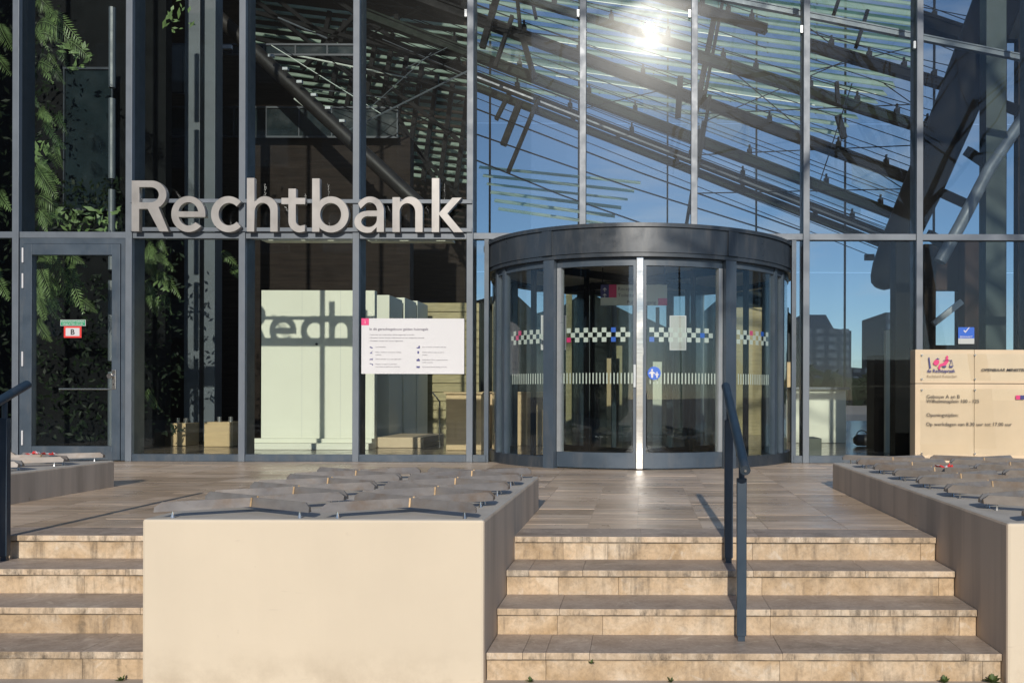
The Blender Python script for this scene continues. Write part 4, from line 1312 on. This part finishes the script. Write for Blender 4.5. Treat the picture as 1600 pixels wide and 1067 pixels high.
for n in (0, 1):
    for x0 in (742, 830, 917, 1004, 1090, 1177, 1264, 1330):
        if R.random() < 0.2:
            continue
        x1 = x0 + 80
        y0, y1, y2, y3 = ly(n, x0) + 9, ly(n, x1) + 9, ly(n + 1, x1) - 9, ly(n + 1, x0) - 9
        lo_ = R.uniform(0.55, 1.0)
        c = [at(x0, y0, 18.9), at(x1, y1, 18.9), at(x1, y1 + (y2 - y1) * lo_, 19.2), at(x0, y0 + (y3 - y0) * lo_, 19.2)]
        bm = bmesh.new()
        f_ = [bm.verts.new(v) for v in c]; b_ = [bm.verts.new(v + Vector((0, 0.014, 0))) for v in c]
        bm.faces.new(f_); bm.faces.new(b_[::-1])
        for k in range(4):
            bm.faces.new((f_[k], b_[k], b_[(k + 1) % 4], f_[(k + 1) % 4]))
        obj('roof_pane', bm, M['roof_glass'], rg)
for k, (p0, p1) in enumerate((((1120, 92), (1255, 205)), ((1360, 262), (1420, 300)), ((1258, 40), (1340, 100)), ((1100, 190), (1330, 90)), ((1262, 112), (1420, 74)), ((735, 40), (905, 62)), ((1380, 130), (1434, 168)), ((912, 170), (1080, 130)), ((1275, 300), (1330, 130)))):
    t = thing('bracing_wire', f'thin oblique bracing wire among the roof beams, {["starting at the fork of ribs", "next to the strut foot", "under the pale roof bar", "crossing the middle right bay low", "crossing the middle right bay high", "left of the sun glint", "near the head of the strut", "below the sun glint", "steepest of them all"][k]}', 'cable', at(*p0, 18))
    obj('strand', tube(bmesh.new(), [at(*p0, 18.2), at(*p1, 18.4)], 0.011, 6), M['steel_dark'], t)
t = thing('louvre_screen', 'dim green louvre screen with dark ribs above the letters', 'screen', at(560, 260, 22))
lv = t
for k in range(22):
    y0 = 4 + k * 12.5
    x0 = 392 + max(0, (y0 - 60)) * 0.9
    if x0 < 700:
        louvre((x0, y0), (732, y0 + (732 - x0) * 0.12), 21.5, 21.5, 0.055, 0.9)
bm = bmesh.new()
for k in range(10):
    x = 500 + k * 24
    obj('rib', beam(bmesh.new(), at(x + 14, 20 + k * 14, 21.2), at(x - 8, 130 + k * 22, 21.2), 0.10, 0.10, Vector((1, 0, 0))), M['steel_dark'], t)
for p0, p1 in (((395, 0), (560, 130)), ((430, 0), (735, 235)), ((560, 130), (735, 330)), ((520, 0), (610, 60)), ((470, 110), (560, 20)), ((600, 150), (690, 300)), ((392, 60), (735, 150)), ((392, 20), (735, 110))):
    obj('brace', beam(bmesh.new(), at(*p0, 20.8), at(*p1, 20.8), 0.09, 0.10, Vector((0, 1, 0))), M['steel_dark'], t)
for k in range(30):
    x0, y0 = R.uniform(392, 640), R.uniform(-10, 210)
    L_ = R.uniform(60, 240)
    sl = R.choice([0.12, 0.2, 0.42, 0.62, 0.75, -0.5, -0.9])
    x1 = min(x0 + L_, 733)
    dd_ = R.uniform(17.8, 20.6)
    obj('thin_rod', tube(bmesh.new(), [at(x0, y0, dd_), at(x1, max(-15, y0 + (x1 - x0) * sl), dd_)], R.choice([0.008, 0.012, 0.018]), 5), M[R.choice(['steel_dark', 'steel_dark', 'grey_col', 'slat_edge'])], t)
t = thing('inclined_tube', 'thick dull steel tube sloping down behind the letters', 'tube', at(640, 320, 17))
obj('shaft', tube(bmesh.new(), [at(330, 20, 17.6), at(655, 322, 17.0)], 0.14, 18), simple('dull_tube', (0.020, 0.018, 0.016), 0.45, 0.2, 0.2, 3), t, True)
for k in range(7):
    c = at(430 + k * 22, 108 + k * 20, 17.3)
    obj('stud', bx(c.x - 0.05, c.x + 0.05, c.y - 0.26, c.y - 0.18, c.z + 0.12, c.z + 0.17), M['alu'], t)

# leaning strut and its neighbours at the right
t = thing('leaning_strut', 'huge dark leaning round strut at the right, rounded at its lower end', 'strut', at(1385, 440, 15.2))
obj('shaft', tube(bmesh.new(), [at(1374, 449, 15.2), at(1375.5, 445, 15.2), at(1379, 436, 15.2), at(1386, 418, 15.2), at(1400, 385, 15.2), at(1440, 295, 15.25), at(1500, 150, 15.4), at(1572, -40, 15.6)], [0.10, 0.17, 0.22, 0.26, 0.29, 0.34, 0.38, 0.42], 28), M['strut'], t, True)
obj('cable_lug', bx(at(1352, 0, 15).x, at(1366, 0, 15).x, 15.0, 15.1, at(0, 405, 15).z, at(0, 396, 15).z), M['steel_dark'], t)
t = thing('edge_tube', 'pale tube running parallel to the leaning strut at right', 'tube', at(1480, 380, 14.6))
obj('shaft', tube(bmesh.new(), [at(1468, 408, 14.5), at(1500, 350, 14.5), at(1545, 262, 14.6), at(1640, 120, 14.8)], 0.10, 14), M['mullion'], t, True)
for p0, p1 in (((1470, 300), (1510, 318)), ((1510, 235), (1545, 258)), ((1530, 150), (1590, 172)), ((1450, 365), (1480, 385))):
    obj('rung', beam(bmesh.new(), at(*p0, 15.0), at(*p1, 14.7), 0.12, 0.16), M['steel_dark'], t)
t = thing('dark_pillar', 'dark square pillar inside the glass left of the stone sign', 'pillar', at(1412, 690, 13.6))
obj('shaft', bx(at(1399, 0, 13.6).x, at(1426, 0, 13.6).x, 13.6, 13.9, TZ, at(0, 372, 13.6).z), M['steel_dark'], t)
t = thing('pale_door_post', 'pale door post beside the dark pillar', 'post', at(1391, 690, 14.5))
obj('shaft', bx(at(1384, 0, 14.5).x, at(1397, 0, 14.5).x, 14.5, 14.6, TZ, at(0, 515, 14.5).z), M['white_wall'], t)
t = thing('dark_cabinet', 'tall dark cabinet left of the pale door post', 'cabinet', at(1375, 700, 15.0))
obj('body', bx(at(1366, 0, 15).x, at(1383, 0, 15).x, 15.0, 15.5, TZ, at(0, 554, 15).z), M['dark_wall'], t)
w = thing('brown_inner_wall', 'dark brown inner wall above the stone sign', 'wall', at(1500, 560, 16.4))
def wp(px0, py0, px1, py1, dd, m, name='wall_panel'):
    a0, b0 = at(px0, py1, dd), at(px1, py0, dd)
    obj(name, bx(a0.x, b0.x, dd, dd + 0.2, a0.z, b0.z), m, w)
zf = 716
wp(1444, 380, 1462, zf, 16.4, M['dark_wall']); wp(1462.2, 538, 1496.8, zf, 16.4, M['dark_wall']); wp(1497, 376, 1536, zf, 16.4, M['brown_panel'])
wp(1462.2, 380, 1496.8, 452, 16.4, M['brown_panel'])
wp(1556, -200, 1572, zf, 16.6, M['dark_wall']); wp(1590, 60, 1900, zf, 16.6, M['dark_wall'])
wp(1560, -200, 1900, 60, 16.9, M['black_wall'])
poly = [(1462, 500), (1462, 470), (1500, 440), (1500, 468)]
obj('diagonal_brace', beam(bmesh.new(), at(1458, 505, 16.2), at(1502, 470, 16.2), 0.1, 0.1), M['alu'], w)
t = thing('grey_green_column', 'grey green flat column at the right edge of the glass', 'column', at(1556, 545, 14.6))
obj('shaft', bx(at(1540, 0, 14.6).x, at(1571, 0, 14.6).x, 14.6, 14.9, TZ, 10.4), simple('greygreen', (0.045, 0.06, 0.058), 0.45, spec=0.2), t)
# desk at the right
t, a0, b0 = thing_box('white_desk', 'pale reception desk right of the revolving door', 'desk', 1240, 608, 1322, 690, 17.6, 1.2, M['white_wall'])
obj('desk_top', bx(a0.x - 0.05, b0.x + 0.05, 17.5, 18.9, b0.z, b0.z + 0.05), M['grey_col'], t)
thing_box('wooden_cupboard', 'wooden cupboard behind the pale desk', 'cupboard', 1215, 565, 1240, 690, 18.6, 0.6, M['wood'])
t, a0, b0 = thing_box('low_dark_box', 'low dark green box on the floor right of the revolving door', 'box', 1262, 684, 1284, 712, 13.7, 0.6, simple('dark_green_box', (0.05, 0.06, 0.045), 0.5))
t = thing('black_bag', 'small black bag with strap on the lobby floor', 'bag', at(1347, 692, 16.5))
c = at(1347, 690, 16.5)
bm = tube(bmesh.new(), [(c.x - 0.16, c.y, TZ + 0.10), (c.x - 0.1, c.y, TZ + 0.11), (c.x + 0.1, c.y, TZ + 0.11), (c.x + 0.16, c.y, TZ + 0.10)], [0.05, 0.105, 0.105, 0.05], 12)
obj('body', bm, M['ink'], t, True)
obj('strap', tube(bmesh.new(), [(c.x + 0.1 * math.cos(a_), c.y, TZ + 0.2 + 0.09 * math.sin(a_)) for a_ in [PI * k / 8 for k in range(9)]], 0.01, 6), M['ink'], t, True)
# hanging direction sign
dd = 12.35
t, p, q = flat('hanging_sign', 'white hanging direction sign seen through the revolving door', 'sign', 938, 445, 1042, 477, dd, M['film'], 0.03)
uu = dd / F
obj('arrow_field', bx(p.x, at(951, 0, dd).x, dd - 0.004, dd - 0.0005, at(0, 465, dd).z, q.z), M['navy'], t)
obj('red_field', bx(at(951, 0, dd).x + 0.001, at(963, 0, dd).x, dd - 0.004, dd - 0.0005, at(0, 465, dd).z, q.z), M['magenta'], t)
obj('red_field', bx(at(1028, 0, dd).x, q.x, dd - 0.004, dd - 0.0005, p.z, at(0, 466, dd).z), M['magenta'], t)
for s_, px, py in (('Receptie', 965, 454), ('Toiletten', 965, 464), ('Publieksingang', 979, 475)):
    c = at(px, py, dd)
    text(s_, 5.5 * uu, c.x, dd - 0.002, c.z, M['ink_grey'], t)
for py in (453, 462):
    c = at(944.5, py, dd)
    obj('arrow', poly_y(bmesh.new(), [(c.x + a_ * uu, c.z + b_ * uu) for a_, b_ in ((-.6, -3), (-.6, 1), (-2.4, -.4), (-3, .4), (0, 3.4), (3, .4), (2.4, -.4), (.6, 1), (.6, -3))], dd - 0.006, dd - 0.0042), M['white'], t)
for px in (941, 1038):
    obj('hanger', tube(bmesh.new(), [at(px, 446, dd + 0.015), Vector((at(px, 446, dd).x, dd + 0.015, 3.294))], 0.008, 6), M['steel_dark'], t)

# tinted glazing added behind the hall to dim the sky
M['tint'] = glass_mat('tinted_glass', (0.76, 0.765, 0.76), 0.006, 0.0, 0.2)
t = thing('sky_dimming_glazing', 'tinted glass rear front of the hall with thin dark bars', 'glazing', (5, 33, TZ))
gx = [-8.9 + 3.3 * k for k in range(10)]
for a_, b_ in zip(gx, gx[1:]):
    for z0, z1 in ((TZ, 6.1), (6.12, 11.6), (11.62, 18.0)):
        obj('pane', bx(a_ + 0.002, b_ - 0.002, 33.0, 33.016, z0, z1), M['tint'], t)
    obj('bar', bx(a_ - 0.03, a_ + 0.03, 33.02, 33.14, TZ, 18.0), M['steel_dark'], t)

# ------------------------------------------------------------------ city beyond the atrium
def tower(label, px0, px1, pys, dd, m, floors, step_px=9):
    a0, b0 = at(px0, 619, dd), at(px1, 619, dd)
    t = thing('city_building', label, 'building', ((a0.x + b0.x) / 2, dd, 0))
    pts = [(a0.x, 0)] + [(at(px, 0, dd).x, at(0, py, dd).z) for px, py in pys] + [(b0.x, 0)]
    obj('wall', poly_y(bmesh.new(), pts, dd, dd + 25), m, t)
    bm = bmesh.new()
    ztop = min(p_[1] for p_ in pts[1:-1])
    n = max(2, int((b0.x - a0.x) / 2.2))
    for f in range(floors):
        z = 1.2 + f * ztop / floors
        for k in range(n):
            xa = a0.x + (b0.x - a0.x) * (k + 0.2) / n
            box(bm, xa, xa + (b0.x - a0.x) / n * 0.6, dd - 0.12, dd - 0.01, z, z + ztop / floors * 0.55)
    o = obj('windows', bm, M['win_far'], t); o['kind'] = 'stuff'
tower('dark blue tower with stepped top beyond the glass', 1252, 1330, [(1252, 491), (1290, 491), (1302, 512), (1330, 516)], 190, M['tower'], 9)
tower('low dark block right of the tower beyond the glass', 1330, 1366, [(1330, 573), (1366, 576)], 210, M['tower_dark'], 4)
tower('low dark block near the pale door post beyond the glass', 1384, 1425, [(1384, 487), (1425, 490)], 230, M['tower_dark'], 9)
bm = bmesh.new()
for k in range(900):
    px = R.uniform(560, 1700)
    h_ = 575 + 25 * math.sin(px * 0.02) + R.uniform(-8, 40)
    c = at(px, h_, R.uniform(150, 170))
    s = R.uniform(0.8, 2.2)
    d1 = Vector((R.uniform(-1, 1), R.uniform(-1, 1), R.uniform(-1, 1))) * s
    d2 = Vector((R.uniform(-1, 1), R.uniform(-1, 1), R.uniform(-1, 1))) * s
    bm.faces.new([bm.verts.new(v) for v in (c - d1, c + d2, c + d1, c - d2)])
box(bm, -80, 120, 165, 175, 0, 5.0)
o = obj('far_woods', bm, M['trees_far']); o['kind'] = 'stuff'; o['label'] = 'dark belt of far trees beyond the glass hall'

# ------------------------------------------------------------------ behind the camera: mirrored in the glass
t = thing('brick_building', 'dark brown brick building mirrored in the left bays', 'building', (-30, -34, 0))
obj('wall', bx(-70, -10.4, -60, -30, 0, 38), M['brick'], t)
for i in range(9):
    for j in range(6):
        x0, z0 = -13.6 - i * 4.6, 5 + j * 5.2
        m_ = M['win_pale'] if (i * 7 + j * 3) % 5 == 0 else M['win_dark']
        wn = obj('window', bx(x0 - 1.3, x0 + 1.3, -29.98, -29.9, z0, z0 + 2.4), M['mullion'], t)
        pn = obj('window_pane', bx(x0 - 1.2, x0 + 1.2, -29.89, -29.85, z0 + 0.1, z0 + 2.3), m_, wn)
        pn.matrix_parent_inverse = wn.matrix_basis.inverted()
        pn.parent = wn
        pn.matrix_parent_inverse = Matrix.Translation(-t.location).inverted() @ Matrix.Translation(-t.location)
# bare tree, its long limbs shaped to throw shadows on the canopy
tt = thing('bare_tree', 'bare winter tree across the square mirrored in the right bays', 'tree', (10.2, -5, 0))
def grow(bm, p, d, L, r, lvl):
    pts, rr = [p], [r]
    q, dv = p.copy(), d.copy()
    for k in range(4):
        dv = (dv + Vector((R.gauss(0, .14), R.gauss(0, .14), R.gauss(0.03, .10)))).normalized()
        q = q + dv * L / 4
        pts.append(q.copy()); rr.append(r * (1 - 0.13 * (k + 1)))
    tube(bm, pts, rr, 6 if lvl < 2 else 4, False)
    if lvl < 4:
        for k in range(3 if lvl < 3 else 2):
            f = R.uniform(0.45, 1.0)
            i = min(3, int(f * 4))
            c = pts[i].lerp(pts[i + 1], f * 4 - i if f < 1 else 1)
            nd = (dv + Vector((R.gauss(0, .6), R.gauss(0, .6), R.gauss(.05, .35)))).normalized()
            grow(bm, c, nd, L * R.uniform(.55, .75), rr[i + 1] * 0.62, lvl + 1)
obj('trunk', tube(bmesh.new(), [(10.2, -5, -0.1), (10.1, -5, 2), (9.6, -5.05, 5), (9.2, -5.0, 7.6)], [0.34, 0.28, 0.24, 0.2], 12), M['bark'], tt, True)
bm = bmesh.new()
for dv, L in (((-.75, .1, .55), 5.2), ((-.85, -.1, .30), 5.0), ((-.4, .3, .8), 4.8), ((.5, .2, .8), 4.5), ((.1, -.5, .8), 4.5), ((.6, -.2, .5), 4), ((-.2, .1, 1), 5)):
    grow(bm, Vector((9.2, -5.0, 7.4)), Vector(dv).normalized(), L, 0.13, 0)
def sh(px, py, d):
    k = d + 5
    return at(px, py, d) + Vector((SUN_X * k, -k, SUN_TAN * k))
V = Vector
o9 = V((9.2, -5, 7.4))
limb = [o9, V((7.4, -5, 10.6)), V((4.6, -5, 12.3)), V((2.6, -5, 12.0)), V((1.75, -5, 11.0)), sh(1150, 350, 11.05), sh(1128, 440, 11.0), sh(1118, 520, 10.95)]  # points set along the sun rays so the shadow crosses the drum
tube(bm, limb, [0.13, 0.11, 0.09, 0.085, 0.08, 0.07, 0.055, 0.02], 7, False)
tube(bm, [V((1.75, -5, 11.0)), sh(1122, 335, 11.05), sh(1112, 410, 11.0)], [0.07, 0.065, 0.05], 6, False)
tube(bm, [sh(1112, 395, 11.0), sh(1075, 378, 10.95), sh(1030, 362, 10.9)], [0.045, 0.04, 0.02], 6, False)
for pts, rr in (([o9, V((7.5, -5, 11.5)), V((4, -5.1, 13.9)), V((0, -5, 14.3)), V((-3.2, -5, 13.2))], 0.11), ([o9, V((8, -5, 12)), V((5.5, -5, 15.5)), V((2, -5, 16.5))], 0.11)):
    tube(bm, pts, [rr * (1 - 0.16 * k) for k in range(len(pts))], 7, False)
    for a_, b_ in zip(pts[1:], pts[2:]):
        for k in range(4):
            grow(bm, a_.lerp(b_, R.random()), V((R.uniform(-.7, .4), R.uniform(-.3, .3), R.uniform(-.9, .5))).normalized(), 2.6, 0.055, 2)
obj('branches', bm, M['bark'], tt)

# ------------------------------------------------------------------ weeds at the foot of the steps
def weed(px, py, d, size, n, label, z=0.0):
    c = at(px, py, d)
    base = Vector((c.x, d, z))
    t = thing('weed', label, 'weed', base, 'weeds in the step joints')
    bm = bmesh.new()
    for k in range(n):
        a_ = R.uniform(0, 2 * PI)
        dv = Vector((math.cos(a_), math.sin(a_) * 0.6 - 0.3, R.uniform(0.4, 1.3))).normalized()
        L = size * R.uniform(0.5, 1.1)
        side = dv.cross(Vector((0, 0, 1))).normalized() * L * 0.22
        m = base + dv * L * 0.55
        e = base + dv * L + Vector((0, 0, -L * 0.15))
        bm.faces.new([bm.verts.new(v) for v in (base, m + side, e, m - side)])
    obj('leaves', bm, M['leaf_weed'], t)
yw = D0 - 3 * TREAD - 0.015
weed(1050, 1060, yw, 0.04, 14, 'small weed at the foot of the right steps, near the middle')
weed(1476, 1062, yw, 0.05, 24, 'tuft of weeds at the foot of the right steps, near the plinth')
weed(1552, 1058, yw, 0.06, 40, 'largest green weed tuft, in the corner beside the right plinth')
weed(830, 1064, yw, 0.035, 22, 'thin row of weeds at the left foot of the right steps')
weed(925, 1026, yw - 0.005, 0.03, 18, 'dark moss tuft in the joint under the lowest tread', 0.10)
weed(192, 1063, yw, 0.04, 16, 'small weed at the foot of the left steps')
